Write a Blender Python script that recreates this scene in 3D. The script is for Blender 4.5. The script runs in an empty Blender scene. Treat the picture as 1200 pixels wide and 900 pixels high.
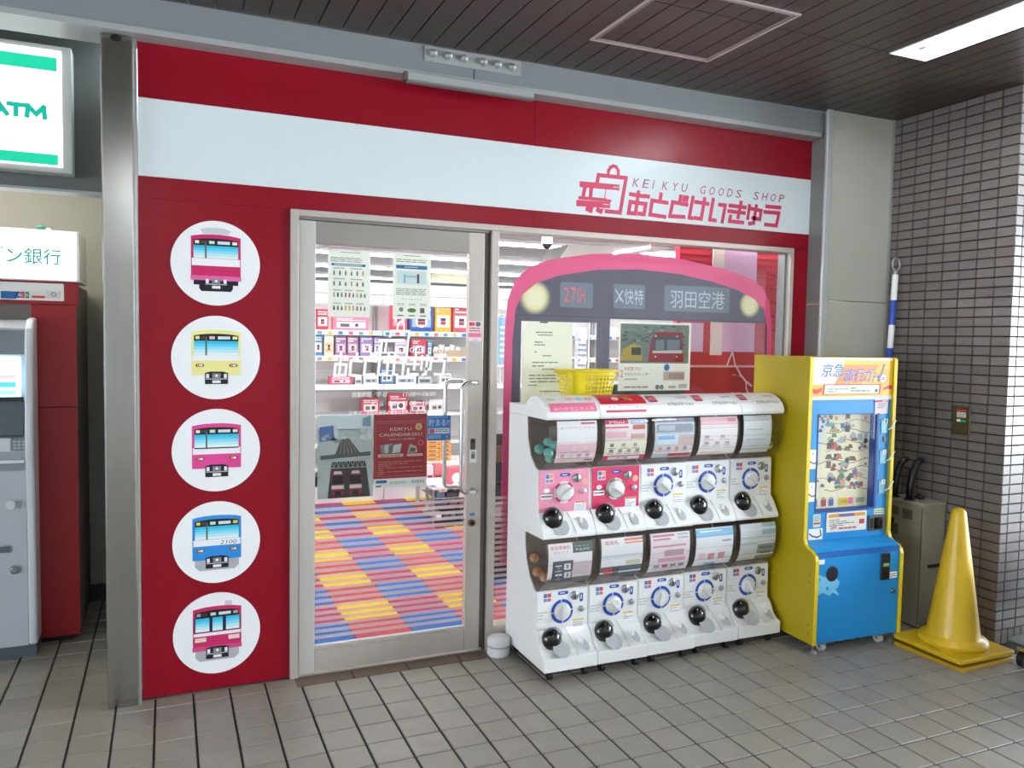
import bpy, bmesh, math, random
from mathutils import Vector, Matrix
random.seed(7)
SC = bpy.context.scene
COL = SC.collection

# ---------------- camera ----------------
CAM = Vector((-1.29553, -3.67332, 1.56721))
RGT = Vector((0.91784091, -0.39656948, 0.01734106))
UPV = Vector((0.00625668, 0.05813365, 0.9982892))
FWD = Vector((0.39689913, 0.91616217, -0.05583865))
FPX = 934.369
cd = bpy.data.cameras.new('camera'); cd.sensor_width = 36; cd.lens = FPX*36/1200; cd.clip_start = .05
cam = bpy.data.objects.new('camera', cd); COL.objects.link(cam)
m = Matrix((RGT, UPV, -FWD)).transposed().to_4x4(); m.translation = CAM; cam.matrix_world = m
SC.camera = cam

# ---------------- world, exposure ----------------
w = bpy.data.worlds.new('daylight'); SC.world = w; w.use_nodes = True
bg = w.node_tree.nodes['Background']
bg.inputs[0].default_value = (.80, .90, 1.0, 1); bg.inputs[1].default_value = 2.4
SC.view_settings.view_transform = 'Standard'; SC.view_settings.look = 'None'
SC.view_settings.exposure = 1.66; SC.view_settings.gamma = 1.0; SC.view_settings.use_curve_mapping = False
STREET_LAMP = 26.0      # emission of the tubes in the passage ceiling
SHOP_LAMP = 8.8        # emission of the tubes in the shop ceiling

# daylight from the open side of the passage, behind and to the right of the viewer
def area(name, loc, target, sx, sy, power, col):
    l = bpy.data.lights.new(name, 'AREA'); l.shape = 'RECTANGLE'; l.size = sx; l.size_y = sy; l.energy = power; l.color = col
    o = bpy.data.objects.new(name, l); COL.objects.link(o); o.location = loc
    o.rotation_euler = (Vector(target)-Vector(loc)).to_track_quat('-Z', 'Y').to_euler(); return o
area('daylight_opening', (8.6, -3.6, 1.5), (2.4, -1.2, .9), 4.0, 2.4, 220, (.86, .94, 1.0))

# ---------------- helpers ----------------
def at(px, py, y):                      # the point on the plane Y = y seen at a pixel of the photograph
    d = RGT*((px-600)/FPX) - UPV*((py-450)/FPX) + FWD
    return CAM + d*((y-CAM.y)/d.y)
def atz(px, py, z):
    d = RGT*((px-600)/FPX) - UPV*((py-450)/FPX) + FWD
    return CAM + d*((z-CAM.z)/d.z)
def lin(h):
    if isinstance(h, str):
        c = [int(h[i:i+2], 16)/255 for i in (0, 2, 4)]
        return tuple(x/12.92 if x <= .04045 else ((x+.055)/1.055)**2.4 for x in c)
    return h
MC = {}
def M(h, rough=.5, metal=0, emit=0, noise=0, scale=8, bump=0, rand=None, coat=0, spec=.5, stretch=None):
    key = (h, rough, metal, emit, noise, scale, bump, rand, coat, spec, stretch)
    if key in MC: return MC[key]
    mt = bpy.data.materials.new('mat_%s' % (h if isinstance(h, str) else 'c')); mt.use_nodes = True
    nt = mt.node_tree; b = nt.nodes['Principled BSDF']; c = (*lin(h), 1)
    b.inputs['Base Color'].default_value = c; b.inputs['Roughness'].default_value = rough
    b.inputs['Metallic'].default_value = metal; b.inputs['Specular IOR Level'].default_value = spec
    if coat: b.inputs['Coat Weight'].default_value = coat; b.inputs['Coat Roughness'].default_value = .08
    if emit: b.inputs['Emission Color'].default_value = c; b.inputs['Emission Strength'].default_value = emit
    last = None
    def mul(fac_socket, lo, hi, prev):
        mr = nt.nodes.new('ShaderNodeMapRange'); mr.inputs['To Min'].default_value = lo; mr.inputs['To Max'].default_value = hi
        nt.links.new(fac_socket, mr.inputs['Value'])
        vm = nt.nodes.new('ShaderNodeVectorMath'); vm.operation = 'SCALE'
        if prev: nt.links.new(prev, vm.inputs[0])
        else: vm.inputs[0].default_value = c[:3]
        nt.links.new(mr.outputs[0], vm.inputs['Scale']); return vm.outputs[0]
    if noise or bump:
        tc = nt.nodes.new('ShaderNodeTexCoord'); n = nt.nodes.new('ShaderNodeTexNoise'); n.inputs['Scale'].default_value = scale; n.inputs['Detail'].default_value = 5
        ge = nt.nodes.new('ShaderNodeNewGeometry'); src = ge.outputs['Position']
        if stretch:
            mp = nt.nodes.new('ShaderNodeMapping'); mp.inputs['Scale'].default_value = stretch
            nt.links.new(src, mp.inputs[0]); src = mp.outputs[0]
        nt.links.new(src, n.inputs['Vector'])
        if noise: last = mul(n.outputs[0], 1-noise*1.6, 1+noise*1.6, last)
        if bump:
            bp = nt.nodes.new('ShaderNodeBump'); bp.inputs['Strength'].default_value = bump; bp.inputs['Distance'].default_value = .004
            nt.links.new(n.outputs[0], bp.inputs['Height']); nt.links.new(bp.outputs[0], b.inputs['Normal'])
    if rand:
        if rand[0] == 'o': s = nt.nodes.new('ShaderNodeObjectInfo').outputs['Random']
        else: s = nt.nodes.new('ShaderNodeNewGeometry').outputs['Random Per Island']
        last = mul(s, 1-rand[1], 1+rand[1], last)
    if last: nt.links.new(last, b.inputs['Base Color'])
    MC[key] = mt; return mt
def see_through(name, col, alpha, rough=.02, gloss=1.0, diffuse=.0, ior=1.5):
    """clear sheet: transparent + fresnel gloss (+ a share of translucent white for films, tinted with pink carpet light)"""
    mt = bpy.data.materials.new(name); mt.use_nodes = True; nt = mt.node_tree
    for n in list(nt.nodes): nt.nodes.remove(n)
    out = nt.nodes.new('ShaderNodeOutputMaterial'); tr = nt.nodes.new('ShaderNodeBsdfTransparent'); tr.inputs[0].default_value = (*lin(col), 1)
    gl = nt.nodes.new('ShaderNodeBsdfGlossy'); gl.inputs['Roughness'].default_value = rough; gl.inputs[0].default_value = (gloss, gloss, gloss, 1)
    fr = nt.nodes.new('ShaderNodeFresnel'); fr.inputs[0].default_value = ior
    mx = nt.nodes.new('ShaderNodeMixShader'); base = tr.outputs[0]
    if diffuse:
        df = nt.nodes.new('ShaderNodeBsdfDiffuse'); df.inputs[0].default_value = (.82, .73, .73, 1)  # pink light scattered from the carpet is put into the white film colour
        tl = nt.nodes.new('ShaderNodeBsdfTranslucent'); tl.inputs[0].default_value = (.82, .73, .73, 1)
        a = nt.nodes.new('ShaderNodeMixShader'); a.inputs[0].default_value = .5
        nt.links.new(df.outputs[0], a.inputs[1]); nt.links.new(tl.outputs[0], a.inputs[2])
        b = nt.nodes.new('ShaderNodeMixShader'); b.inputs[0].default_value = diffuse
        nt.links.new(tr.outputs[0], b.inputs[1]); nt.links.new(a.outputs[0], b.inputs[2]); base = b.outputs[0]
    ge = nt.nodes.new('ShaderNodeNewGeometry'); iv = nt.nodes.new('ShaderNodeMath'); iv.operation = 'SUBTRACT'; iv.inputs[0].default_value = 1
    nt.links.new(ge.outputs['Backfacing'], iv.inputs[1]); mu = nt.nodes.new('ShaderNodeMath'); mu.operation = 'MULTIPLY'
    nt.links.new(fr.outputs[0], mu.inputs[0]); nt.links.new(iv.outputs[0], mu.inputs[1])
    nt.links.new(mu.outputs[0], mx.inputs[0]); nt.links.new(base, mx.inputs[1]); nt.links.new(gl.outputs[0], mx.inputs[2])
    nt.links.new(mx.outputs[0], out.inputs[0]); return mt

def MP(h):
    key = ('paper', h)
    if key in MC: return MC[key]
    mt = bpy.data.materials.new('paper_'+h); mt.use_nodes = True; nt = mt.node_tree; p = nt.nodes['Principled BSDF']; out = nt.nodes['Material Output']
    p.inputs['Base Color'].default_value = (*lin(h), 1); p.inputs['Roughness'].default_value = .6
    t = nt.nodes.new('ShaderNodeBsdfTranslucent'); t.inputs[0].default_value = (*lin(h), 1); mx = nt.nodes.new('ShaderNodeMixShader'); mx.inputs[0].default_value = .36
    nt.links.new(p.outputs[0], mx.inputs[1]); nt.links.new(t.outputs[0], mx.inputs[2]); nt.links.new(mx.outputs[0], out.inputs[0])
    MC[key] = mt; return mt
class Fr:                                # a flat frame: origin, u axis, v axis; layers step out along the normal
    def __init__(s, o, u=(1, 0, 0), v=(0, 0, 1), step=.0004):
        s.o = Vector(o); s.u = Vector(u).normalized(); s.v = Vector(v).normalized(); s.n = s.u.cross(s.v); s.step = step
    def p(s, a, b, l=0): return s.o + s.u*a + s.v*b + s.n*(l*s.step)
TXT = {}
def glyphs(t, bold=0):
    if (t, bold) not in TXT:
        c = bpy.data.curves.new('t', 'FONT'); c.body = t; c.size = 1; c.resolution_u = 2; c.offset = bold
        o = bpy.data.objects.new('t', c); COL.objects.link(o)
        dg = bpy.context.evaluated_depsgraph_get(); me = bpy.data.meshes.new_from_object(o.evaluated_get(dg))
        vs = [(v.co.x, v.co.y) for v in me.vertices]; fs = [tuple(p.vertices) for p in me.polygons]
        bpy.data.objects.remove(o); bpy.data.curves.remove(c); bpy.data.meshes.remove(me)
        xs = [v[0] for v in vs] or [0, 1]; ys = [v[1] for v in vs] or [0, 1]
        TXT[(t, bold)] = (vs, fs, min(xs), max(xs), min(ys), max(ys))
    return TXT[(t, bold)]
class G:
    def __init__(s): s.v = []; s.f = []; s.m = []; s.mats = []; s.sm = []
    def mi(s, m):
        if m not in s.mats: s.mats.append(m)
        return s.mats.index(m)
    def add(s, vs, fs, m, smooth=False):
        b = len(s.v); s.v += [Vector(v) for v in vs]; k = s.mi(m)
        for f in fs: s.f.append([b+i for i in f]); s.m.append(k); s.sm.append(smooth)
        return s
    def box(s, x0, y0, z0, x1, y1, z1, m):
        x0, x1 = sorted((x0, x1)); y0, y1 = sorted((y0, y1)); z0, z1 = sorted((z0, z1))
        return s.add([(x0,y0,z0),(x1,y0,z0),(x1,y1,z0),(x0,y1,z0),(x0,y0,z1),(x1,y0,z1),(x1,y1,z1),(x0,y1,z1)],
                     [(0,3,2,1),(4,5,6,7),(0,1,5,4),(1,2,6,5),(2,3,7,6),(3,0,4,7)], m)
    def prism(s, pts, x0, x1, m, axis='x', smooth=False):   # pts are (y,z) for axis x, (x,z) for y, (x,y) for z
        f = {'x': lambda a, b, t: (t, a, b), 'y': lambda a, b, t: (a, t, b), 'z': lambda a, b, t: (a, b, t)}[axis]
        n = len(pts); s.add([f(*p, x0) for p in pts], [tuple(range(n))], m); s.add([f(*p, x1) for p in pts], [tuple(range(n-1, -1, -1))], m)
        vs = [f(*p, x0) for p in pts]+[f(*p, x1) for p in pts]
        return s.add(vs, [(i, n+i, n+(i+1) % n, (i+1) % n) for i in range(n)], m, smooth)
    def sheet(s, pts, x0, x1, m, smooth=True):               # open curved sheet, profile (y,z) along x
        n = len(pts); vs = [(x0, *p) for p in pts]+[(x1, *p) for p in pts]
        return s.add(vs, [(i, i+1, n+i+1, n+i) for i in range(n-1)], m, smooth)
    def cyl(s, p0, p1, r0, m, r1=None, n=16, caps=True, smooth=True):
        p0 = Vector(p0); p1 = Vector(p1); r1 = r0 if r1 is None else r1
        d = (p1-p0).normalized(); a = d.orthogonal().normalized(); b = d.cross(a)
        ring = lambda c, r: [c+(a*math.cos(t)+b*math.sin(t))*r for t in [2*math.pi*i/n for i in range(n)]]
        s.add(ring(p0, r0)+ring(p1, r1), [(i, (i+1) % n, n+(i+1) % n, n+i) for i in range(n)], m, smooth)
        if caps: s.add(ring(p0, r0), [tuple(range(n-1, -1, -1))], m); s.add(ring(p1, r1), [tuple(range(n))], m)
        return s
    def tube(s, pts, r, m, n=10):
        pts = [Vector(p) for p in pts]; vs = []; fs = []; a = None
        for i, p in enumerate(pts):
            d = (pts[min(i+1, len(pts)-1)]-pts[max(i-1, 0)]).normalized()
            a = (a-d*a.dot(d)).normalized() if a is not None else d.orthogonal().normalized()
            b = d.cross(a); rr = r[i] if isinstance(r, (list, tuple)) else r
            vs += [p+(a*math.cos(2*math.pi*k/n)+b*math.sin(2*math.pi*k/n))*rr for k in range(n)]
            if i: fs += [((i-1)*n+k, (i-1)*n+(k+1) % n, i*n+(k+1) % n, i*n+k) for k in range(n)]
        fs += [tuple(range(n-1, -1, -1)), tuple((len(pts)-1)*n+k for k in range(n))]
        return s.add(vs, fs, m, True)
    def lathe(s, prof, c, m, n=24, smooth=True, axis='z'):
        vs = []; c = Vector(c)
        for r, h in prof:
            for k in range(n):
                t = 2*math.pi*k/n; q = (r*math.cos(t), r*math.sin(t), h)
                if axis == 'y': q = (q[0], -h, q[1])          # h points out of the shop front (towards -y)
                vs.append(c+Vector(q))
        fs = [((i*n+k), (i*n+(k+1) % n), ((i+1)*n+(k+1) % n), ((i+1)*n+k)) for i in range(len(prof)-1) for k in range(n)]
        return s.add(vs, fs, m, smooth)
    def ball(s, c, r, m, sc=(1, 1, 1), n=14):
        c = Vector(c); vs = []; k = n//2
        for i in range(k+1):
            ph = math.pi*i/k
            for j in range(n): t = 2*math.pi*j/n; vs.append(c+Vector((r*sc[0]*math.sin(ph)*math.cos(t), r*sc[1]*math.sin(ph)*math.sin(t), r*sc[2]*math.cos(ph))))
        return s.add(vs, [(i*n+j, (i+1)*n+j, (i+1)*n+(j+1) % n, i*n+(j+1) % n) for i in range(k) for j in range(n)], m, True)
    # flat printing on a frame
    def poly(s, f, pts, m, l=1): return s.add([f.p(a, b, l) for a, b in pts], [tuple(range(len(pts)))], m)
    def rect(s, f, a, b, c, d, m, l=1): return s.poly(f, [(a, b), (c, b), (c, d), (a, d)], m, l)
    def rrect(s, f, a, b, c, d, r, m, l=1):
        pts = []
        for cx, cy, t0 in ((c-r, b+r, -90), (c-r, d-r, 0), (a+r, d-r, 90), (a+r, b+r, 180)):
            pts += [(cx+r*math.cos(math.radians(t0+t)), cy+r*math.sin(math.radians(t0+t))) for t in (0, 30, 60, 90)]
        return s.poly(f, pts, m, l)
    def disc(s, f, a, b, r, m, l=1, n=24, ry=None, rot=0):
        ry = r if ry is None else ry; cr, sr = math.cos(rot), math.sin(rot); pts = []
        for i in range(n):
            t = 2*math.pi*i/n; x, y = r*math.cos(t), ry*math.sin(t); pts.append((a+x*cr-y*sr, b+x*sr+y*cr))
        return s.poly(f, pts, m, l)
    def ring(s, f, a, b, r0, r1, m, l=1, t0=0, t1=360, n=24):
        vs = []
        for i in range(n+1):
            t = math.radians(t0+(t1-t0)*i/n)
            vs += [f.p(a+r0*math.cos(t), b+r0*math.sin(t), l), f.p(a+r1*math.cos(t), b+r1*math.sin(t), l)]
        return s.add(vs, [(2*i, 2*i+1, 2*i+3, 2*i+2) for i in range(n)], m)
    def stroke(s, f, pts, wd, m, l=1):
        k = 0
        for (a, b), (c, d) in zip(pts, pts[1:]):
            L = math.hypot(c-a, d-b) or 1; ux, uy = (c-a)/L, (d-b)/L; h = wd/2; nx, ny = -uy*h, ux*h
            a -= ux*h*.96; b -= uy*h*.96; c += ux*h*.96; d += uy*h*.96
            s.poly(f, [(a-nx, b-ny), (c-nx, d-ny), (c+nx, d+ny), (a+nx, b+ny)], m, l+k*.15); k += 1
        return s
    def text(s, f, t, a, b, c, d, m, l=2, shear=0, bold=0):         # fitted into the box a,b - c,d
        vs, fs, x0, x1, y0, y1 = glyphs(t, bold); sx = (c-a)/max(x1-x0, .01); sy = (d-b)/max(y1-y0, .01)
        return s.add([f.p(a+(x-x0)*sx+shear*(y-y0)*sy, b+(y-y0)*sy, l) for x, y in vs], fs, m)
    def lines(s, f, a, b, c, d, n, m, l=2, fill=.45, seed=0):  # rows of print too small to read
        r = random.Random(seed); h = (d-b)/n
        for i in range(n):
            x = a; y = b+h*i+h*.25
            while x < c-(c-a)*.05:
                L = (c-a)*r.uniform(.08, .3); x2 = min(x+L, c)
                s.rect(f, x, y, x2, y+h*fill, m, l); x = x2+(c-a)*.03
                if r.random() < .12: break
        return s
    def build(s, name, parent=None, label=None, cat=None, group=None, kind=None, bevel=0, loc=None, solid=0, seg=2):
        off = Vector(parent['_o']) if parent is not None and '_o' in parent else Vector((0, 0, 0))
        if parent is None:
            if loc is None:
                xs = [v.x for v in s.v]; ys = [v.y for v in s.v]; loc = ((min(xs)+max(xs))/2, (min(ys)+max(ys))/2, min(v.z for v in s.v))
            off = Vector(loc)
        me = bpy.data.meshes.new(name); me.from_pydata([tuple(v-off) for v in s.v], [], s.f)
        for mt in s.mats: me.materials.append(mt)
        me.polygons.foreach_set('material_index', s.m); me.polygons.foreach_set('use_smooth', s.sm); me.update()
        o = bpy.data.objects.new(name, me); COL.objects.link(o)
        if parent is None: o.location = off
        else: o.parent = parent
        o['_o'] = tuple(off)
        if bevel:
            if not solid:
                bm = bmesh.new(); bm.from_mesh(me); bmesh.ops.remove_doubles(bm, verts=bm.verts, dist=1e-6)
                bmesh.ops.recalc_face_normals(bm, faces=bm.faces); bm.to_mesh(me); bm.free()
            md = o.modifiers.new('b', 'BEVEL'); md.width = bevel; md.segments = seg; md.limit_method = 'ANGLE'; md.angle_limit = .6
        if solid: md = o.modifiers.new('s', 'SOLIDIFY'); md.thickness = solid; md.offset = 0
        tag(o, label, cat, group, kind); return o
def tag(o, label=None, cat=None, group=None, kind=None):
    if label: o['label'] = label
    if cat: o['category'] = cat
    if group: o['group'] = group
    if kind: o['kind'] = kind
    return o
def thing(name, loc, label=None, cat=None, group=None, kind=None):
    o = bpy.data.objects.new(name, None); COL.objects.link(o); o.location = loc; o['_o'] = tuple(loc); o.empty_display_size = .1
    return tag(o, label, cat, group, kind)
def quick(name, parent, f, **k): g = G(); f(g); return g.build(name, parent, **k)

# palette
RED = M('920820', .30, spec=.35, noise=.03, scale=2.0); WHT = M('e4eef0', .3, spec=.35); ALU = M('cbc2b8', .36, .3, noise=.03, scale=30, stretch=(1, 1, .1))
ALU2 = M('d2cec8', .38, .2); DARK = M('1c1a1c', .5); BLK = M('08080a', .12, coat=.6); STEEL = M('b8b6b0', .22, 1, noise=.06, scale=6, stretch=(6, 6, .4), bump=.02)
CHROME = M('dcdcdc', .12, 1); PLW = M('f7f7f6', .3, coat=.25); PLG = M('b8bcc0', .35); PAPER = M('f6f7f0', .6); INK = M('3a3d42', .6)
GREYW = M('aeb1ae', .55, noise=.05, scale=5); CREAM = M('b7b7ab', .6, noise=.04, scale=3)
GLASS = see_through('window_glass', 'fdfefe', 1); CLEAR = see_through('clear_plastic', 'f4f4f4', 1, .07, ior=1.75)
FILM = see_through('frosted_film', 'ffffff', 1, .3, .8, .42, 1.35)
# =============== SETTING ===============
def on_screen(p):
    d = p-CAM; z = d.dot(FWD)
    if z < .1: return None
    return 600+FPX*d.dot(RGT)/z, 450-FPX*d.dot(UPV)/z, z
# ---- paved floor: grout bed, tiles 150 mm ----
TX, TY, TY0 = .15, .15343, -.25881
GROUT = M('2c2824', .8); TILE_O = M('999389', .42, noise=.07, scale=14, bump=.10, rand=('o', .055)); TILE_I = M('999389', .42, noise=.07, scale=14, bump=.10, rand=('i', .055))
flo = G().box(-9, -12, -.05, 9, -.003, -.005, GROUT).box(-9, -.003, -.05, -1.40, 1.62, -.005, GROUT).build('floor', kind='structure', loc=(0, 0, 0))
def tile_g(g, x0, y0, x1, y1, m, z=0.0, j=.0036, c=.0025, t=.006):
    x0 += j; x1 -= j; y0 += j; y1 -= j
    vs = [(x0, y0, z-t), (x1, y0, z-t), (x1, y1, z-t), (x0, y1, z-t), (x0+c, y0+c, z), (x1-c, y0+c, z), (x1-c, y1-c, z), (x0+c, y1-c, z)]
    return g.add(vs, [(4, 5, 6, 7), (0, 1, 5, 4), (1, 2, 6, 5), (2, 3, 7, 6), (3, 0, 4, 7)], m)
cells = []
for i in range(-50, 50):
    for j in range(-14, 70):
        x0, x1 = i*TX, (i+1)*TX; y1 = TY0-j*TY+TY; y0 = y1-TY
        if y1 > 1.60: continue
        if x0 < -1.52 < x1 and y0 > -.06: x1 = -1.51
        if y1 > -.05:                      # under the pillar and facade, open only in the cash machine alcove
            if x0 > -1.52 or (x1 > -1.41):
                y1 = min(y1, -.004)
                if x0 > -.80 and x1 < .28: y1 = min(y1, -.105)
                if y1-y0 < .012 or x0 > 2.69: continue
        if y0 < -11: continue
        s = on_screen(Vector(((x0+x1)/2, (y0+y1)/2, 0)))
        vis = s is not None and -30 < s[0] < 1230 and s[1] < 930
        if vis and x0 > 2.69 and y1 > -.91: vis = False
        if x0 > 2.69 and y1 > -.91: continue
        cells.append((0 if vis else 1, (Vector(((x0+x1)/2, (y0+y1)/2, 0))-CAM).length, x0, y0, x1, y1))
cells.sort(); proto = None; rest = G()
for k, (hid, dist, x0, y0, x1, y1) in enumerate(cells):
    if hid == 0 and k < 300:
        full = abs(y1-y0-TY) < 1e-4 and abs(x1-x0-TX) < 1e-4
        if full and proto is not None: me = proto
        else:
            g = tile_g(G(), -(x1-x0)/2, -(y1-y0)/2, (x1-x0)/2, (y1-y0)/2, TILE_O)
            me = bpy.data.meshes.new('tile'); me.from_pydata([tuple(v) for v in g.v], [], g.f); me.materials.append(TILE_O)
            if full: proto = me
        o = bpy.data.objects.new('tile', me); COL.objects.link(o); o.parent = flo
        o.location = ((x0+x1)/2, (y0+y1)/2, random.uniform(-.0006, .0004)); o.rotation_euler = (random.uniform(-.003, .003), random.uniform(-.003, .003), 0)
    else: tile_g(rest, x0, y0, x1, y1, TILE_I)
rest.build('tile_field', flo, kind='stuff')
# brown stone threshold in pieces under the door
for k in range(4):
    quick('threshold_stone', flo, lambda g: tile_g(g, -.775+k*.2625, -.105, -.775+(k+1)*.2625, -.004, M('6e5b4b', .5, noise=.12, scale=9), j=.0015))

# ---- right-hand tiled wall and the face of its pillar ----
JT = M('1d1917', .85); WT_O = M('6f6762', .30, noise=.04, scale=6, rand=('o', .09)); WT_I = M('6f6762', .30, noise=.04, scale=6, rand=('i', .09))
XW, YC, CZ = 2.69, -.914, 2.905; PH, PV = .103, .05155
wr = G().box(XW+.006, YC+.006, 0, XW+.5, .2, CZ, JT).build('wall_right', kind='structure', loc=(XW, YC, 0))
rows = []; z = .08
while z < CZ-.005: rows.append((z, min(z+PV, CZ))); z += PV
wc = []
for (z0, z1) in rows:
    for c in range(8):
        y0 = YC+c*PH; y1 = min(y0+PH, -.14); wc.append((0, y0, y1, z0, z1))
    for c in range(5):
        a0 = XW+(c*PH-PH*.45 if c else 0); a1 = XW+(c+1)*PH-PH*.45; wc.append((1, a0, a1, z0, z1))
for c in range(15): wc.append((0, YC+c*PV, min(YC+(c+1)*PV, -.14), 0, .08))
for c in range(9): wc.append((1, XW+c*PV, XW+(c+1)*PV, 0, .08))
def wt_mesh(kind, w_, h_, m, g=None, cx=0, cz=0):
    g = g or G(); j = .0024; c = .0018; a, b = w_/2-j, h_/2-j; t = .006
    if kind == 0: P = lambda u, v, d: (XW+d, cx+u, cz+v)
    else: P = lambda u, v, d: (cx+u, YC+d, cz+v)
    vs = [P(-a, -b, t), P(a, -b, t), P(a, b, t), P(-a, b, t), P(-a+c, -b+c, 0), P(a-c, -b+c, 0), P(a-c, b-c, 0), P(-a+c, b-c, 0)]
    fs = [(4, 5, 6, 7), (0, 1, 5, 4), (1, 2, 6, 5), (2, 3, 7, 6), (3, 0, 4, 7)]
    if kind == 0: fs = [f[::-1] for f in fs]
    return g.add(vs, fs, m)
def wkey(t):
    p = Vector((XW, (t[1]+t[2])/2, (t[3]+t[4])/2)) if t[0] == 0 else Vector(((t[1]+t[2])/2, YC, (t[3]+t[4])/2))
    s = on_screen(p); hid = s is None or s[0] > 1210 or s[1] < 90
    if t[0] == 0 and s and s[1] > 415 and s[0] < 1050: hid = True
    return (1 if hid else 0, (p-CAM).length)
wc.sort(key=wkey); wcache = {}; rest = G()
for k, t in enumerate(wc):
    kind, a0, a1, z0, z1 = t; cx, cz = (a0+a1)/2, (z0+z1)/2
    if k < 300:
        key = (kind, round(a1-a0, 4), round(z1-z0, 4))
        if key not in wcache:
            g = wt_mesh(kind, a1-a0, z1-z0, WT_O); me = bpy.data.meshes.new('wall_tile')
            base = Vector((XW, 0, 0)) if kind == 0 else Vector((0, YC, 0))
            me.from_pydata([tuple(v-base) for v in g.v], [], g.f); me.materials.append(WT_O); wcache[key] = me
        o = bpy.data.objects.new('wall_tile', wcache[key]); COL.objects.link(o); o.parent = wr
        o.location = (0, cx-YC, cz) if kind == 0 else (cx-XW, 0, cz)
    else: wt_mesh(kind, a1-a0, z1-z0, WT_I, rest, cx, cz)
rest.build('wall_tile_field', wr, kind='stuff')

# ---- ceiling: dark metal planks, hatch, recessed lamp ----
PL = M('4c403a', .38, .25, noise=.05, scale=10, stretch=(8, .6, 1)); HOLE = (1.752, -2.20, 1.972, -.935)
ceil = G().box(-9, -12, CZ+.012, 9, -.05, CZ+.03, DARK).box(-9, -12, CZ+.03, 9, 4.6, CZ+.2, DARK)
# opening for the lamp housing
ceil = G().box(-9, -12, CZ+.012, HOLE[0], -.05, CZ+.03, DARK).box(HOLE[2], -12, CZ+.012, 9, -.05, CZ+.03, DARK).box(HOLE[0], HOLE[3], CZ+.012, HOLE[2], -.05, CZ+.03, DARK).box(HOLE[0], -12, CZ+.012, HOLE[2], HOLE[1], CZ+.03, DARK).box(-9, -12, CZ+.15, 9, -.05, CZ+.25, DARK).build('ceiling', kind='structure', loc=(0, 0, CZ))
k = -44
restp = G()
while k < 60:
    x0 = -.379+.1035*k+.002; x1 = x0+.0975; k += 1
    for (y0, y1) in ((-.932, -.09), (-2.9, -.938), (-5.2, -2.906), (-12, -5.206)):
        if y1 > -.2 and x0 > 2.2: y1 = -.14
        if x0 > 2.9 and y1 > -.9: y1 = -.935 if y0 < -.94 else y0
        if y1-y0 < .02: continue
        segs = [(x0, x1)]
        if y0 < HOLE[3]-.01 and y1 > HOLE[1] and y0 > -3 and x1 > HOLE[0] and x0 < HOLE[2]:
            segs = [(a, b) for a, b in ((x0, min(x1, HOLE[0])), (max(x0, HOLE[2]), x1)) if b-a > .003]
            if y0 < HOLE[1]: restp.box(x0, y0, CZ, x1, HOLE[1], CZ+.012, PL); y0 = HOLE[1]
        for a, b in segs:
            if y0 < -3 or x0 < -1.6 or x0 > 2.8: restp.box(a, y0, CZ, b, y1, CZ+.012, PL)
            else: quick('ceiling_plank', ceil, lambda g: g.box(a, y0, CZ, b, y1, CZ+.012, PL))
restp.build('plank_field', ceil, kind='stuff')
HX0, HX1, HY0, HY1 = .436, 1.075, -1.09, -.476
hf = thing('ceiling_hatch', (.755, -.78, CZ), 'square inspection hatch with a thin silver frame in the dark plank ceiling', 'hatch')
for (a, b, c, d) in ((HX0, HY0, HX0+.012, HY1), (HX1-.012, HY0, HX1, HY1), (HX0+.012, HY0, HX1-.012, HY0+.012), (HX0+.012, HY1-.012, HX1-.012, HY1)):
    quick('frame_bar', hf, lambda g: g.box(a, b, CZ-.006, c, d, CZ, M('c4b4b0', .4, .2)))
for (a, b, c, d) in ((HX0+.02, HY0+.02, HX0+.027, HY1-.02), (HX1-.027, HY0+.02, HX1-.02, HY1-.02), (HX0+.027, HY0+.02, HX1-.027, HY0+.027), (HX0+.027, HY1-.027, HX1-.027, HY1-.02)):
    quick('inner_bar', hf, lambda g: g.box(a, b, CZ-.004, c, d, CZ, M('a89894', .4, .2)))

# ---- recessed fluorescent lamps in the passage ceiling ----
TUBE = M('f4faff', .4, emit=STREET_LAMP); REFL = M('f2f4f4', .35)
def lamp(x0, y0, x1, y1, label, recess=True, group=None):
    r = thing('ceiling_lamp', ((x0+x1)/2, (y0+y1)/2, CZ), label, 'lamp', group); h = .075 if recess else .0; zt = CZ+h; e = .10
    if recess:
        quick('housing', r, lambda g: g.add([(x0, y0, CZ), (x1, y0, CZ), (x1, y1, CZ), (x0, y1, CZ), (x0+.03, y0+e, zt), (x1-.03, y0+e, zt), (x1-.03, y1-e, zt), (x0+.03, y1-e, zt)],
              [(4, 5, 6, 7), (0, 1, 5, 4), (1, 2, 6, 5), (2, 3, 7, 6), (3, 0, 4, 7)], REFL))
        quick('rim', r, lambda g: g.box(x0-.006, y0-.006, CZ-.004, x0, y1+.006, CZ+.001, PLW).box(x1, y0-.006, CZ-.004, x1+.006, y1+.006, CZ+.001, PLW).box(x0, y1, CZ-.004, x1, y1+.006, CZ+.001, PLW).box(x0, y0-.006, CZ-.004, x1, y0, CZ+.001, PLW))
        zt = CZ+.03
    else:
        quick('housing', r, lambda g: g.box(x0, y0, CZ-.04, x1, y1, CZ, REFL)); zt = CZ-.06
    xm = (x0+x1)/2
    quick('tube', r, lambda g: g.cyl((xm, y0+.09, zt), (xm, y1-.09, zt), .0165, TUBE, n=10))
    for yy, s in ((y1-.09, 1), (y0+.09, -1)):
        quick('socket', r, lambda g: g.cyl((xm, yy-.006*s, zt), (xm, yy+.03*s, zt), .019, M('c8c8c0', .4), n=12))
    return r
lamp(HOLE[0], HOLE[1], HOLE[2], HOLE[3], 'recessed fluorescent ceiling lamp shining above the tiled wall')
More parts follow.
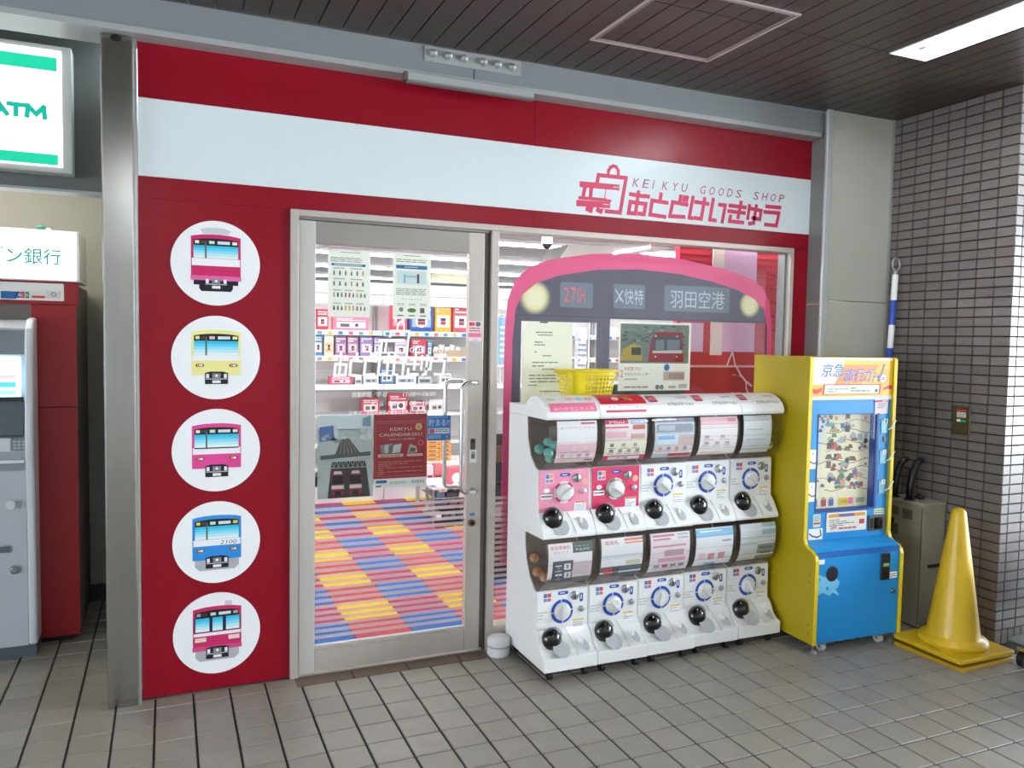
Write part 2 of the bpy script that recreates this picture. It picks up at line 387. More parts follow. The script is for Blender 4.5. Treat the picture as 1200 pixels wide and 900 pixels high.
for (x, y) in ((-1.6, -3.6), (4.6, -2.4), (-4.4, -2.4), (1.3, -3.9), (-4.4, -5.0), (-1.6, -5.8), (1.3, -5.8), (4.6, -5.4)):  # unseen lamps added behind the viewer to brighten the passage
    lamp(x, y-1.2, x+.22, y, 'added unseen fluorescent lamp behind the viewer, %s' % ('%s row, %s' % (('near', 'far')[y < -4.5], {-4.4: 'far left', -1.6: 'left', 1.3: 'right', 4.6: 'far right'}[x])), False, 'unseen fill lamps added to the passage')

# unseen wall added behind the viewer to keep the sky out of reflections
G().box(-9, -8.3, 0, 9, -8.0, 2.9, M('b4b4b0', .7)).build('wall_sky_block', kind='structure')
r = thing('alcove_fill_lamp', (-2.2, .95, 2.46), 'flat white fill lamp added out of view on the cash machine alcove ceiling', 'lamp')  # unseen lamp added to lighten the alcove
quick('panel', r, lambda g: g.box(-2.75, .75, 2.455, -1.75, .95, 2.479, M('fff6ea', .4, emit=5.0)))
# ---- steel beam above the shop front ----
BM = M('888c8e', .5, noise=.05, scale=4); BM2 = M('a9abac', .45, noise=.04, scale=4)
bx = G().box(-9, -.092, 2.782, 2.188, .12, CZ-.003, BM).build('beam', kind='structure')
G().box(-9, -.10, 2.757, 2.17, .10, 2.781, BM2).build('beam_flange', bx)
G().box(.033, -.0935, 2.783, .036, -.090, 2.835, DARK).build('beam_joint', bx)
gp = thing('gusset_plate', (.03, -.095, 2.83), 'pale bolted steel plate with six dome bolts on the beam', 'plate')
G().box(-.209, -.098, 2.829, .273, -.0921, 2.897, M('a3a5a6', .5)).build('plate', gp, bevel=.0015)
for i, x in enumerate((-.167, -.093, -.018, .078, .152, .226)):
    G().lathe([(0.0001, .024), (.009, .022), (.015, .016), (.019, .006), (.0195, 0)][::-1], (x, -.098, 2.868-.001*i), M('b0b2b3', .35, .3), n=16, axis='y').build('bolt', gp)
bl = thing('batten_light', (.02, -.10, 2.715), 'slim grey batten cover fixed below the beam over the shop sign', 'light fitting')
G().box(-.30, -.142, 2.722, .325, -.10, 2.756, BM2).build('cover', bl, bevel=.003)
G().box(-.298, -.144, 2.712, .323, -.112, 2.7215, M('7d7b78', .5)).build('lip', bl)
G().box(-.315, -.142, 2.718, -.3005, -.10, 2.756, M('5c5350', .6)).build('end_cap', bl)

# ---- stainless pillar ----
pil = thing('pillar', (-1.468, .0, 0), kind='structure')
G().box(-1.532, -.052, 0, -1.414, .30, 2.755, STEEL).build('steel_cladding', pil, bevel=.008, seg=3)
G().box(-1.413, -.036, 0, -1.4015, .0, 2.755, M('d8d8d4', .3, .8)).build('edge_trim', pil)
G().ball((-1.475, -.056, 2.742), .016, M('17110f', .9), (1.3, .4, .8)).build('rust_hole', pil)

# ---- front wall: red and white boards ----
fw = thing('wall_front', (0, 0, 0), kind='structure')
XL, XR, ZB, ZT, ZTOP = -1.400, 2.190, 2.216, 2.534, 2.757
for nm, b in (('red_board', (XL, ZT+.001, .394, ZTOP)), ('red_board', (.396, ZT+.001, XR, ZTOP)), ('red_board', (XL, 2.127, .394, ZB-.001)), ('red_board', (.396, 2.127, XR, ZB-.001)),
              ('red_board', (XL, .004, -.792, 2.126)), ('red_board', (2.072, .004, XR, 2.126))):
    G().box(b[0], 0, b[1], b[2], .03, b[3], RED).build(nm, fw)
G().box(XL, -.0012, ZB, XR, .03, ZT, WHT).build('white_board', fw)
G().box(XL, .031, 2.13, XR, .12, ZTOP, DARK).box(XL, .031, 0, -.795, .12, 2.13, M('c9c9c4', .6)).box(2.075, .031, 0, XR, .12, 2.13, M('c9c9c4', .6)).build('wall_core', fw)

# ---- recess at the right end of the shop front ----
rw = thing('wall_return', (2.2, 0, 0), kind='structure')
G().box(2.191, -.13, 1.806, 2.20, 0.1, CZ, M('7f7f7c', .45, noise=.04)).box(2.191, -.13, 0, 2.20, 0.1, 1.803, M('7f7f7c', .45, noise=.04)).build('side_panel', rw)
G().box(2.163, -.150, 0, 2.203, -.130, CZ, M('c2c5c6', .35, .3)).build('corner_trim', rw, bevel=.004)
G().box(2.205, -.14, 1.827, 2.685, -.10, CZ, CREAM).build('upper_panel', rw, bevel=.0015)
G().box(2.205, -.14, 0, 2.685, -.10, 1.823, CREAM).build('lower_panel', rw, bevel=.0015)
G().box(2.672, -.146, 0, 2.689, -.1405, CZ, M('9a9a94', .5)).build('sealant_strip', rw)

# ---- cash machine alcove ----
AW = M('a9a9a0', .7, noise=.03, scale=2)
al = thing('wall_back', (-2.2, 1.5, 0), kind='structure')
G().box(-4.6, 1.49, 0, -1.41, 1.60, 2.6, AW).build('plaster', al)
G().box(-1.53, .12, 0, -1.41, 1.49, 2.6, AW).build('side_wall', al)
G().box(-4.6, .461, 2.48, -1.41, 1.60, 2.60, AW).build('alcove_ceiling', al)
G().box(-4.7, -.5, 0, -4.6, 1.6, 2.9, AW).build('far_side_wall', al)
G().box(-4.6, .36, 2.19, -1.5325, .46, 2.90, M('6d716e', .6, noise=.03)).build('bulkhead', al)
G().box(-4.6, .35, 2.178, -1.5325, .46, 2.189, M('aab4b4', .4)).build('bulkhead_trim', al)
G().box(-4.6, 1.478, 0, -1.54, 1.489, .10, M('3e434a', .6)).build('baseboard_back', kind='structure')
G().box(-4.6, -.09, 2.86, -1.5325, .36, 2.90, AW).build('soffit', al)
# =============== PRINTS ON THE SHOP FRONT ===============
FS = Fr((0, 0, 0), step=.0004)
def train_print(g, f, cx, cy, s, st):
    """front of a railway carriage, s = half width; st picks colours and the pattern"""
    R = lambda a, b, c, d, m, l: g.rect(f, cx+a*s, cy+b*s, cx+c*s, cy+d*s, m, l)
    body = M(st['body'], .5); dk = M('15151f', .4); wh = M('fbfbfd', .5)
    def arch(w_, b, t, m, l, rise=.16):
        pts = [(-w_, b), (w_, b)] + [(w_*math.cos(math.radians(a))*1.0 if 20 < a < 160 else (w_ if a <= 20 else -w_), t-rise+rise*math.sin(math.radians(a))) for a in range(0, 181, 20)]
        g.poly(f, [(cx+a*s, cy+b_*s) for a, b_ in pts], m, l)
    if st.get('skirt'): g.poly(f, [(cx+a*s, cy+b*s) for a, b in ((-.9, -.70), (-.9, -1.15), (-.72, -1.32), (.72, -1.32), (.9, -1.15), (.9, -.7))], M('b9b9bd', .5), 1)
    if st.get('under'): g.poly(f, [(cx+a*s, cy+b*s) for a, b in ((-.9, -.6), (-.9, -1.05), (-.68, -1.05), (-.68, -1.2), (-.6, -1.32), (.6, -1.32), (.68, -1.2), (.68, -1.05), (.9, -1.05), (.9, -.6))], dk, 1)
    if st.get('pant'): g.poly(f, [(cx+a*s, cy+b*s) for a, b in st['pant']], M('d5d8dc', .5), 1)
    arch(1.0, -.86, 1.10, body, 2)
    if st.get('bottom'): R(-1.02, -.86, 1.02, -.66, M(st['bottom'], .5), 3)
    arch(.90, .42, .93, dk, 4, .12)
    blues = ('2fc8f0', '62daf5', '9ae8f8', 'c8f3fb', 'ecfbfd')
    def glass(a, b, c, d):
        h = (d-b)/5
        for i, bl in enumerate(blues): R(a, d-h*(i+1), c, d-h*i, M(bl, .4), 5)
    if st.get('three'):
        R(-.95, -.03, .95, .62, M('1c2350', .4), 4.5)
        for a, c in ((-.9, -.33), (-.2, .22), (.36, .92)): glass(a, .0, c, .60)
        R(-.98, -.20, .98, -.06, wh, 6)
        for a in (-.92, .46): R(a, -.45, a+.46, -.26, M('f3dfcf', .4), 7)
    else:
        glass(-.90, st.get('wb', .05), -.44, .62); glass(-.38, st.get('wb', .05), .90, .62); R(-.45, st.get('wb', .05), -.38, .80, M('5c6a72', .4), 6)
        R(-.97, st.get('b0', -.24), .97, st.get('wb', .05)-.01, M(st.get('band', 'fbfbfd'), .5), 5.5)
        if st.get('sill'): R(-.9, .0, .9, .05, dk, 7)
        if st.get('lamps'):
            for a in (-.84, .52):
                g.rrect(f, cx+a*s, cy-.50*s, cx+(a+.34)*s, cy-.37*s, .06*s, M('6b4a3a', .4), 7)
                R(a+.06, -.475, a+.17, -.395, M('ffb62e', .4), 8); R(a+.17, -.475, a+.28, -.395, wh, 8)
    for a, c, m in ((-.84, -.68, st.get('hl', 'fff3d0')), (-.62, -.42, '5a3a2a'), (-.28, -.06, st.get('t2', 'd9f2d0')), (.06, .56, 'ececf0'), (.66, .86, st.get('hl', 'fff3d0'))): R(a, .69, c, .82, M(m, .4), 7)
    if st.get('num'): g.text(f, st['num'], cx+.12*s, cy-.20*s, cx+.80*s, cy-.03*s, M('7d7d84', .5), 8, shear=.25)
    # coupler box
    if not st.get('under'): g.poly(f, [(cx+a*s, cy+b*s) for a, b in ((-.47, -.76), (-.47, -1.24), (.47, -1.24), (.47, -.76), (.25, -.70), (-.25, -.70))], dk, 4)
    R(-.44, -1.04, .44, -1.00, M('c8c8cc', .4), 6); R(-.17, -1.20, .17, -1.08, wh, 6); R(-.17, -.98, .17, -.78, M('8d8d94', .4), 6); g.disc(f, cx, cy-.88*s, .06*s, wh, 7, 10)
    for a in (-.42, .30): R(a, -.98, a+.12, -.80, wh, 6)
styles = [
 ('round white sign with a pink-red train front under black gear, topmost of the five', dict(body='d8246a', bottom='ea6aa6', under=True, pant=((-.5, 1.1), (-.62, 1.3), (-.3, 1.38), (.3, 1.38), (.6, 1.28), (.5, 1.1)), wb=.08)),
 ('round white sign with a pale yellow train front, second from the top', dict(body='fbf3a0', wb=.0, b0=-.22, hl='fff0a8', t2='f6c0c8', lamps=True)),
 ('round white sign with a bright pink train front, middle one of the five', dict(body='ee4a9c', sill=True, lamps=True, num='BLUSIV'[:0] or None)),
 ('round white sign with a blue train front numbered 2100, fourth from the top', dict(body='2a90e0', lamps=True, num='2100', skirt=True, hl='ffce3a')),
 ('round white sign with a crimson three-window train front, lowest of the five', dict(body='d42868', bottom='e0508a', three=True, skirt=True, pant=((.3, 1.05), (.32, 1.3), (.6, 1.28), (.62, 1.02)), hl='b8b8b0')),
]
for i, (lab, st) in enumerate(styles):
    zc = (12.4735, 9.7755, 7.0923, 4.3927, 1.6925)[i]*.15; xc = -7.3306*.15
    r = thing('round_sign', (xc, -.001, zc), lab, 'sign', 'train signs down the red board')
    G().cyl((xc, -.0003, zc), (xc, -.004, zc), 1.2029*.15, M('fdfdfd', .35), n=64).build('disc', r)
    g = G(); train_print(g, Fr((0, -.0043, 0), step=.0002), xc, zc+(.012, .01, .008, .01, .012)[i], .100, st); g.build('train_picture', r)

# ---- shop logo, traced stroke by stroke ----
def z1(a, b): return (670+a*130/1200, 180+b*90/831)
def z2(a, b): return (790+a*140/1200, 190+b*85/729)
def px2(p): q = at(p[0], p[1], -.0016); return (q.x, q.z)
def P1(*l): return [px2(z1(*q)) for q in l]
def P2(*l): return [px2(z2(*q)) for q in l]
KANA = [P1((638, 440), (782, 462)), P1((722, 420), (690, 640)), P1((690, 648), (615, 642), (634, 522), (800, 545), (782, 655), (728, 650)), P1((802, 460), (828, 465)),
  P1((966, 442), (955, 512)), P1((1030, 532), (870, 507), (848, 660), (1006, 684)),
  [px2(z2(126, 427)), px2(z1(1092, 525)), px2(z1(1062, 677)), px2(z2(98, 550))], P2((66, 345), (56, 402)), P2((104, 352), (96, 380)), P2((132, 356), (124, 386)),
  P2((188, 357), (152, 558), (178, 563)), P2((216, 400), (338, 420)), P2((306, 370), (272, 570), (212, 562)),
  P2((392, 378), (358, 578), (412, 586)), P2((457, 428), (514, 435), (484, 598)),
  P2((560, 436), (714, 456)), P2((550, 492), (704, 511)), P2((672, 405), (642, 555)), P2((566, 546), (556, 594), (688, 607)),
  P2((756, 440), (740, 563)), P2((768, 466), (874, 488), (860, 575), (790, 562)), P2((826, 442), (798, 610), (758, 618)),
  P2((930, 446), (1062, 456)), P2((912, 500), (1052, 513), (1026, 638), (918, 627))]
ICON = [(P1((277, 303), (290, 232), (588, 264), (524, 638), (376, 624)), .021), (P1((393, 240), (398, 185), (420, 148), (450, 134), (482, 146), (503, 182), (502, 245)), .017),
  (P1((112, 332), (490, 366)), .030), (P1((145, 345), (122, 475)), .021), (P1((214, 355), (200, 482)), .021), (P1((372, 385), (355, 485)), .005),
  (P1((86, 478), (412, 506)), .017), (P1((78, 536), (388, 556)), .032), (P1((194, 585), (192, 592)), .042), (P1((306, 596), (303, 604)), .040), (P1((440, 380), (490, 384)), .009)]
LOGO = M('d8305e', .4)
lg = thing('shop_logo_lettering', (1.35, -.0016, 2.2), 'pink-red shop name and bag emblem lettered on the white band', 'lettering')
fl = Fr((0, -.0016, 0), step=.00012); KG = ((0, 4), (4, 6), (6, 10), (10, 13), (13, 15), (15, 19), (19, 22), (22, 24))
for s0_, s1_ in KG:
    g = G()
    for k, pl in enumerate(KANA[s0_:s1_]): g.stroke(fl, pl, .0215, LOGO, 1+k*.3)
    g.build('kana_letter', lg)
g = G()
for k, (pl, wd) in enumerate(ICON): g.stroke(fl, pl, wd, LOGO, 1+k*.4)
for k, (a, b) in enumerate((((455, 362), (505, 366)), ((380, 492), (420, 495)), ((345, 548), (395, 552)), ((300, 590), (335, 592)))): g.stroke(fl, P1(a, b), .004, WHT, 8+k*.3)
g.build('bag_emblem', lg)
p0, p1 = px2((741.0, 218.5)), px2((917.0, 235.6))
T = 'KEIKYU GOODS SHOP'; xs = p0[0]; adv = (p1[0]-p0[0]-.03)/(len(T)-1)
h1 = (px2((742.5, 208.6))[1]-p0[1])
for i, ch in enumerate(T):
    if ch == ' ': continue
    x = xs+adv*i; wd = .0035 if ch == 'I' else .034
    vs, fs, a0, a1, b0, b1 = glyphs(ch); sx = (.0055 if ch == 'I' else .036)/(a1-a0); sy = h1/(b1-b0)
    g = G(); g.add([fl.p(x+(vx-a0)*sx+.22*(vy-b0)*sy, p0[1]+(vy-b0)*sy, 2) for vx, vy in vs], fs, M('a84a68', .4)); g.build('latin_letter', lg)

# =============== DOOR AND WINDOW ===============
def slab(x0, z0, x1, z1, y0=-.012, y1=.03, m=ALU): return G().box(x0, y0, z0, x1, y1, z1, m)
fr = thing('trim_1', (.6, 0, 0), kind='structure')
slab(-.790, 0, -.755, 2.127, -.018, .07).build('jamb', fr, bevel=.002)
slab(-.7545, 2.099, 2.07, 2.127, -.018, .07).build('header', fr, bevel=.002)
slab(-.7545, 2.086, .160, 2.0985, -.006, .07, M('8f8983', .4, .5)).build('door_track', fr)
slab(.160, 0, .170, 2.098, .004, .07, M('4a423c', .5)).build('mullion_groove', fr)
slab(.1702, 0, .209, 2.098, -.016, .07).build('mullion', fr, bevel=.002)
slab(.2092, 0, 2.03, .118, -.014, .07).build('sill', fr, bevel=.002)
slab(2.045, 0, 2.0705, 2.098, -.018, .07).build('right_jamb', fr, bevel=.002)
slab(2.028, .1185, 2.0445, 2.098, .012, .07, M('8b8f90', .35, .6)).build('right_jamb_step', fr)
dr = thing('door_1', (-.31, .01, 0), kind='structure')
slab(-.750, .012, -.678, 2.083, -.004, .034, ALU2).build('left_stile', dr, bevel=.002)
slab(.058, .012, .136, 2.083, -.004, .034).build('right_stile', dr, bevel=.002)
slab(.1365, .012, .1585, 2.083, .006, .034, M('6e655e', .4, .5)).build('edge_seal', dr)
slab(-.6775, 1.982, .0575, 2.083, -.004, .034, M('a69f97', .36, .5, noise=.03, scale=20, stretch=(.1, 1, 4))).build('top_rail', dr, bevel=.002)
slab(-.6775, .012, .0575, .114, -.004, .034).build('bottom_rail', dr, bevel=.002)
slab(-.6775, .1145, .0575, .130, .000, .034).build('bottom_bead', dr, bevel=.001)
pane = G().box(-.6775, .012, .1305, .0575, .018, 1.9815, GLASS).build('pane', dr)
G().box(-.6775, .008, .1305, .0575, .0115, .136, M('e9eef2', .4)).build('glazing_bead', dr)
def stripes(x0, x1, zt):
    g = G(); z = zt
    while z > .155: g.box(x0, .0098, z-.0155, x1, .0114, z, FILM); z -= .0285
    return g
stripes(-.6765, .0565, .775).build('frosted_stripes', pane, kind='stuff')
# twin bent pull handles
for y, xo, nm in ((-.075, 0, 'outer'), (.092, -.03, 'inner')):
    g = G(); s = -1 if y < 0 else 1; y0 = -.004 if y < 0 else .034; x0, x1, zt, zb = .002+xo, .088+xo*.2, 1.355, .822
    q = [(x1, y0, zt), (x1, y*.6, zt), (x1-.004, y*.86, zt), (x1-.018, y, zt), (x0+.03, y, zt), (x0+.012, y, zt-.006), (x0+.004, y, zt-.022), (x0+.002, y, zt-.05), (x0+.002, y, zb+.05), (x0+.004, y, zb+.022), (x0+.012, y, zb+.006), (x0+.03, y, zb), (x1-.018, y, zb), (x1-.004, y*.86, zb), (x1, y*.6, zb), (x1, y0, zb)]
    g.tube(q, .0105, CHROME, 14); o = g.build('handle', dr, label='%s bent chrome pull handle' % nm)
g = G().cyl((.088, -.004, .655), (.088, -.014, .655), .018, M('8a7a68', .3, .8)).cyl((.088, -.014, .655), (.088, -.018, .655), .009, M('3a3028', .4, .8)); g.build('keyhole', dr)
g = G().rrect(Fr((0, -.0045, 0)), .076, 1.02, .102, 1.075, .006, M('55504a', .4)).disc(Fr((0, -.0048, 0)), .089, 1.062, .008, M('2a2622', .5)).build('latch_plate', dr)
f = Fr((0, -.0046, 0))
G().rrect(f, .072, .955, .108, 1.018, .003, M('f2f2f0', .5)).rect(f, .080, .975, .100, 1.0, M('77777c', .5), 2).rect(f, .080, 1.004, .1, 1.009, INK, 2).build('white_sticker', dr)
G().rrect(f, .056, 1.555, .126, 1.655, .004, M('f6dfe0', .5)).rect(f, .060, 1.630, .088, 1.648, M('d84a68', .5), 2).rrect(f, .094, 1.628, .12, 1.65, .008, M('6d6d78', .5), 2).lines(f, .062, 1.60, .12, 1.625, 2, M('b84a60'), 2).rect(f, .058, 1.575, .124, 1.595, M('ee7f9a', .5), 2).rect(f, .084, 1.545, .104, 1.565, M('c2cbe0'), 2).build('notice_sticker', dr)
G().rrect(f, .078, .690, .104, .703, .003, M('4a86c8', .5)).build('blue_sticker', dr)
# lettering on the door glass
fd = Fr((0, .0115, 0), step=.0001); WL = MP('ffffff')
ks = [q for pl in KANA for q in pl]; kx0, kx1 = min(q[0] for q in ks), max(q[0] for q in ks); kz0, kz1 = min(q[1] for q in ks), max(q[1] for q in ks)
ax0, ax1, az0, az1 = -.590, -.055, 1.385, 1.492
tf = lambda q: (ax0+(q[0]-kx0)*(ax1-ax0)/(kx1-kx0), az0+(q[1]-kz0)*(az1-az0)/(kz1-kz0))
g = G()
for k, pl in enumerate(KANA): g.stroke(fd, [tf(q) for q in pl], .0125, WL, 1+k*.3)
g.build('door_kana', pane)
g = G(); ix = [q for pl, _ in ICON for q in pl]; ix0, ix1 = min(q[0] for q in ix), max(q[0] for q in ix); iz0, iz1 = min(q[1] for q in ix), max(q[1] for q in ix)
a0 = at(443, 425, .0115); a1 = at(480, 377, .0115)
for k, (pl, wd) in enumerate(ICON): g.stroke(fd, [(a0.x+(q[0]-ix0)*(a1.x-a0.x)/(ix1-ix0), a0.z+(q[1]-iz0)*(a1.z-a0.z)/(iz1-iz0)) for q in pl], wd*.5, WL, 1+k*.4)
g.text(fd, 'K E I K Y U   G O O D S   S H O P', -.455, 1.497, -.045, 1.522, WL, 2, shear=.2); g.build('door_emblem', pane)
g = G()
for t, u0, v0, u1, v1 in (('営業時間／平 日', -.510, 1.285, -.345, 1.310), ('11:00～16:00', -.265, 1.287, -.103, 1.308), ('土・日・祝日', -.420, 1.243, -.300, 1.266), ('11:00～18:00', -.265, 1.244, -.103, 1.265), ('定 休 日／月曜日(祝日の場合は営業し、翌日休業)', -.525, 1.198, -.125, 1.222)):
    g.text(fd, t, u0, v0, u1, v1, WL, 2, shear=.15, bold=.012)
g.build('opening_hours', pane)

wn = thing('window_1', (1.1, .01, 0), kind='structure')
wp = G().box(.2095, .012, .1185, 2.028, .018, 2.0985, GLASS).build('pane', wn)
stripes(.2105, 1.30, .775).build('frosted_stripes', wp, kind='stuff')
# =============== TRAIN-FRONT GRAPHIC BEHIND THE WINDOW GLASS ===============
tg = thing('train_front_board', (1.12, .024, .42), 'life-size pink and dark train-front board filling the shop window', 'sign')
OUT = [(.258, .42), (.260, 1.2), (.262, 1.62), (.275, 1.76), (.312, 1.865), (.385, 1.932), (.50, 1.977), (.75, 2.022), (1.04, 2.040), (1.33, 2.024), (1.60, 1.985), (1.79, 1.942), (1.88, 1.892), (1.935, 1.81), (1.957, 1.68), (1.963, 1.2), (1.968, .42)]
INN = [(.300, .42), (.302, 1.2), (.304, 1.56), (.318, 1.72), (.350, 1.79), (.43, 1.855), (.56, 1.900), (.78, 1.940), (1.04, 1.955), (1.30, 1.943), (1.52, 1.912), (1.71, 1.868), (1.82, 1.825), (1.895, 1.765), (1.925, 1.66), (1.930, 1.2), (1.935, .42)]
def band(y, m):
    g = G(); n = len(OUT); vs = [(a, y, b) for a, b in OUT]+[(a, y, b) for a, b in INN]+[(a, y+.004, b) for a, b in OUT]+[(a, y+.004, b) for a, b in INN]
    fs = []
    for i in range(n-1): fs += [(i, i+1, n+i+1, n+i), (2*n+i, 3*n+i, 3*n+i+1, 2*n+i+1), (i, 2*n+i, 2*n+i+1, i+1), (n+i, n+i+1, 3*n+i+1, 3*n+i)]
    return g.add(vs, fs, m)
band(.022, M('f0578c', .4)).build('pink_surround', tg)
DP = M('5c5468', .45)
ft = Fr((0, .0235, 0), step=.0002)
g = G()
ztop = 1.700
def col(a, b, c, d): g.box(a, .024, b, c, .028, d, DP)
g.add([(a, .024, b) for a, b in INN[3:14]]+[(1.918, .024, ztop), (.317, .024, ztop)], [tuple(range(13))], DP)
g.add([(a, .028, b) for a, b in INN[3:14]]+[(1.918, .028, ztop), (.317, .028, ztop)], [tuple(range(12, -1, -1))], M('cfcfd2', .6))
col(.303, 1.10, .352, 1.701); col(.352, 1.662, .79, 1.701); col(.79, 1.10, .868, 1.701); col(1.914, 1.10, 1.928, 1.701); col(.868, 1.685, 1.914, 1.701)
g.box(.301, .024, .9, 1.929, .028, 1.10, M('5c5468', .45)).box(.301, .024, .42, 1.934, .028, .9, M('c01830', .4))
g.build('dark_panel', tg)
g = G()
for (a, b, c, d) in ((.567, 1.738, .761, 1.868), (.885, 1.742, 1.082, 1.872), (1.206, 1.738, 1.648, 1.880)): g.rrect(ft, a, b, c, d, .012, M('76808f', .4), 1)
g.rect(ft, .318, 1.690, 1.92, 1.693, M('332e3c'), 1)
g.text(ft, '27', .588, 1.765, .660, 1.842, M('f0707c', .5), 3); g.text(ft, 'SH', .668, 1.765, .712, 1.842, M('f0707c', .5), 3)
DT = M('cfd0de', .5)
g.text(ft, '快特', .953, 1.765, 1.070, 1.848, DT, 3); g.stroke(ft, [(.899, 1.838), (.945, 1.778)], .007, DT, 3).stroke(ft, [(.901, 1.776), (.940, 1.835)], .007, DT, 3).stroke(ft, [(.93, 1.785), (.925, 1.80)], .006, DT, 3.4)
g.text(ft, '羽田空港', 1.245, 1.758, 1.610, 1.855, DT, 3)
g.build('destination_display', tg)
for cx, cz, r in ((.425, 1.783, .098), (1.792, 1.790, .083)):
    g = G(); n = 9
    for k in range(n):
        t = k/(n-1); t = t*t*(3-2*t); a = lin('5c5468'); b = lin('f6ecb4'); c = tuple(a[i]*(1-t)+b[i]*t for i in range(3))
        g.disc(ft, cx, cz, r*(1-.5*k/n), M(c, .5), .5+k*.3, 28)
    g.rrect(ft, cx-r*.42, cz-r*.40, cx+r*.42, cz+r*.40, .02, M('fbf3cf', .5), 5); g.build('headlamp_print', tg)

# ---- sheets taped inside the glass ----
def sheet_thing(name, a, b, c, d, label, cat='poster', paper=MP('f7f8f0'), y=.0205):
    r = thing(name, ((a+c)/2, y, b), label, cat); G().box(a, y, b, c, y+.001, d, paper).build('sheet', r)
    return r, Fr((a, y-.0002, b), step=.00015), c-a, d-b
BLU = MP('2a7fbe'); LG = MP('9aa09a'); PAPER2 = PAPER; PAPER = MP('f6f7f0')
r, f, W, H = sheet_thing('notice_sheet', -.619, 1.659, -.424, 1.962, 'pale notice of small pictograms and blue bar, upper left on the door glass')
g = G().rect(f, W*.08, H*.765, W*.88, H*.80, BLU, 1).rect(f, W*.14, H*.775, W*.8, H*.79, PAPER, 2).rect(f, W*.27, H*.965, W*.76, H*.975, LG, 1).lines(f, W*.05, H*.82, W*.8, H*.9, 3, LG, 1)
rr = random.Random(3); IC = [M(c) for c in ('3a3a40', '5c6a60', 'b4484a', 'd8bb4a', '6a7a8a')]
for ry, n in ((.66, 2), (.50, 2), (.33, 3), (.13, 3)):
    for k in range(n):
        u = W*(.12+.82*k/n); g.lines(f, u, H*(ry+.055), u+W*.55/n, H*(ry+.085), 1, LG, 1)
        for q in range(3): a = u+W*(.02+.17*q/n*1.6); g.disc(f, a, H*(ry+.025), W*.017, IC[rr.randrange(5)], 2, 8); g.rect(f, a-W*.02, H*(ry-.035), a+W*.02, H*(ry+.015), IC[rr.randrange(5)], 1.5)
g.build('print', r)
r, f, W, H = sheet_thing('notice_sheet', -.316, 1.657, -.130, 1.965, 'pale notice with a bottle diagram, upper right on the door glass')
g = G().rect(f, W*.08, H*.765, W*.9, H*.82, BLU, 1).rect(f, W*.30, H*.785, W*.66, H*.80, PAPER, 2).rect(f, W*.27, H*.96, W*.72, H*.972, LG, 1).lines(f, W*.08, H*.86, W*.88, H*.92, 2, LG, 1)
g.rect(f, W*.1, H*.53, W*.88, H*.73, M('dcebea'), 1).rect(f, W*.28, H*.55, W*.33, H*.68, M('7fc4d8'), 2).rect(f, W*.63, H*.55, W*.69, H*.69, M('55504c'), 2).lines(f, W*.34, H*.63, W*.62, H*.67, 2, LG, 2)
g.lines(f, W*.08, H*.36, W*.88, H*.47, 4, LG, 1).text(f, '・・・・・・・', W*.25, H*.29, W*.75, H*.31, INK, 1)
g.disc(f, W*.22, H*.14, W*.06, M('8d8d8d'), 1, 10).disc(f, W*.50, H*.13, W*.12, M('4d8a3a'), 1, 10, ry=H*.035).rect(f, W*.72, H*.09, W*.84, H*.17, M('6d5a4c'), 1)
for u in (.12, .42, .72): g.rect(f, W*u, H*.04, W*(u+.16), H*.055, INK, 1); g.lines(f, W*u, H*.2, W*(u+.18), H*.24, 2, LG, 1)
g.build('print', r)
# photograph poster of the train yard
r, f, W, H = sheet_thing('photo_poster', -.664, .815, -.404, 1.203, 'photo poster of a train yard with two red trains, low on the door glass')
C = lambda h: MP(h)
g = G().rect(f, 0, 0, W, H, C('c4cccc'), 1).rect(f, 0, H*.82, W, H, C('f0fafc'), 2).rect(f, 0, H*.68, W, H*.83, C('ccd6d4'), 2)
P = lambda pts, m, l: g.poly(f, [(W*a, H*b) for a, b in pts], m, l)
P([(.03, .68), (.03, .86), (.28, .88), (.30, .70)], C('6f8fc8'), 3); P([(.28, .70), (.28, .90), (.36, .88), (.36, .70)], C('e8eef0'), 3)
P([(.75, .70), (.75, .85), (.86, .85), (.86, .70)], C('f0f2f2'), 3); P([(.88, .70), (.88, .86), (.98, .86), (.98, .70)], C('f0f2f2'), 3); P([(.80, .86), (.80, .96), (.95, .99), (.95, .86)], C('8fb4c4'), 3)
for k in range(14): a = rr.uniform(.05, .85); b = rr.uniform(.66, .76); g.rect(f, W*a, H*b, W*(a+rr.uniform(.05, .12)), H*(b+.03), C(rr.choice(['e4e8e8', 'c8ccc8', 'd8cfb8', '9aa4a8'])), 3+k*.1)
P([(.30, .52), (.42, .72), (.55, .72), (.78, .50)], C('8f8a84'), 4)
for k in range(6): a = .33+k*.082; b = .43+k*.025; P([(a, .52), (b, .71), (b+.012, .71), (a+.035, .52)], C('5d5854'), 5)
P([(.05, .47), (.05, .52), (.95, .55), (.95, .50)], C('6c6f70'), 6)
P([(.18, 0), (.25, .44), (.86, .44), (.95, 0)], C('4d4c4c'), 5)
for k in range(10): a = .12+k*.085; g.stroke(f, [(W*a, H*.37), (W*(a+.04), H*.46), (W*(a+.085), H*.37)], W*.008, C('c6cac8'), 7+.02*k)
g.rect(f, W*.08, H*.455, W*.96, H*.47, C('b8bcba'), 7.5).rect(f, W*.08, H*.36, W*.96, H*.37, C('b8bcba'), 7.5)
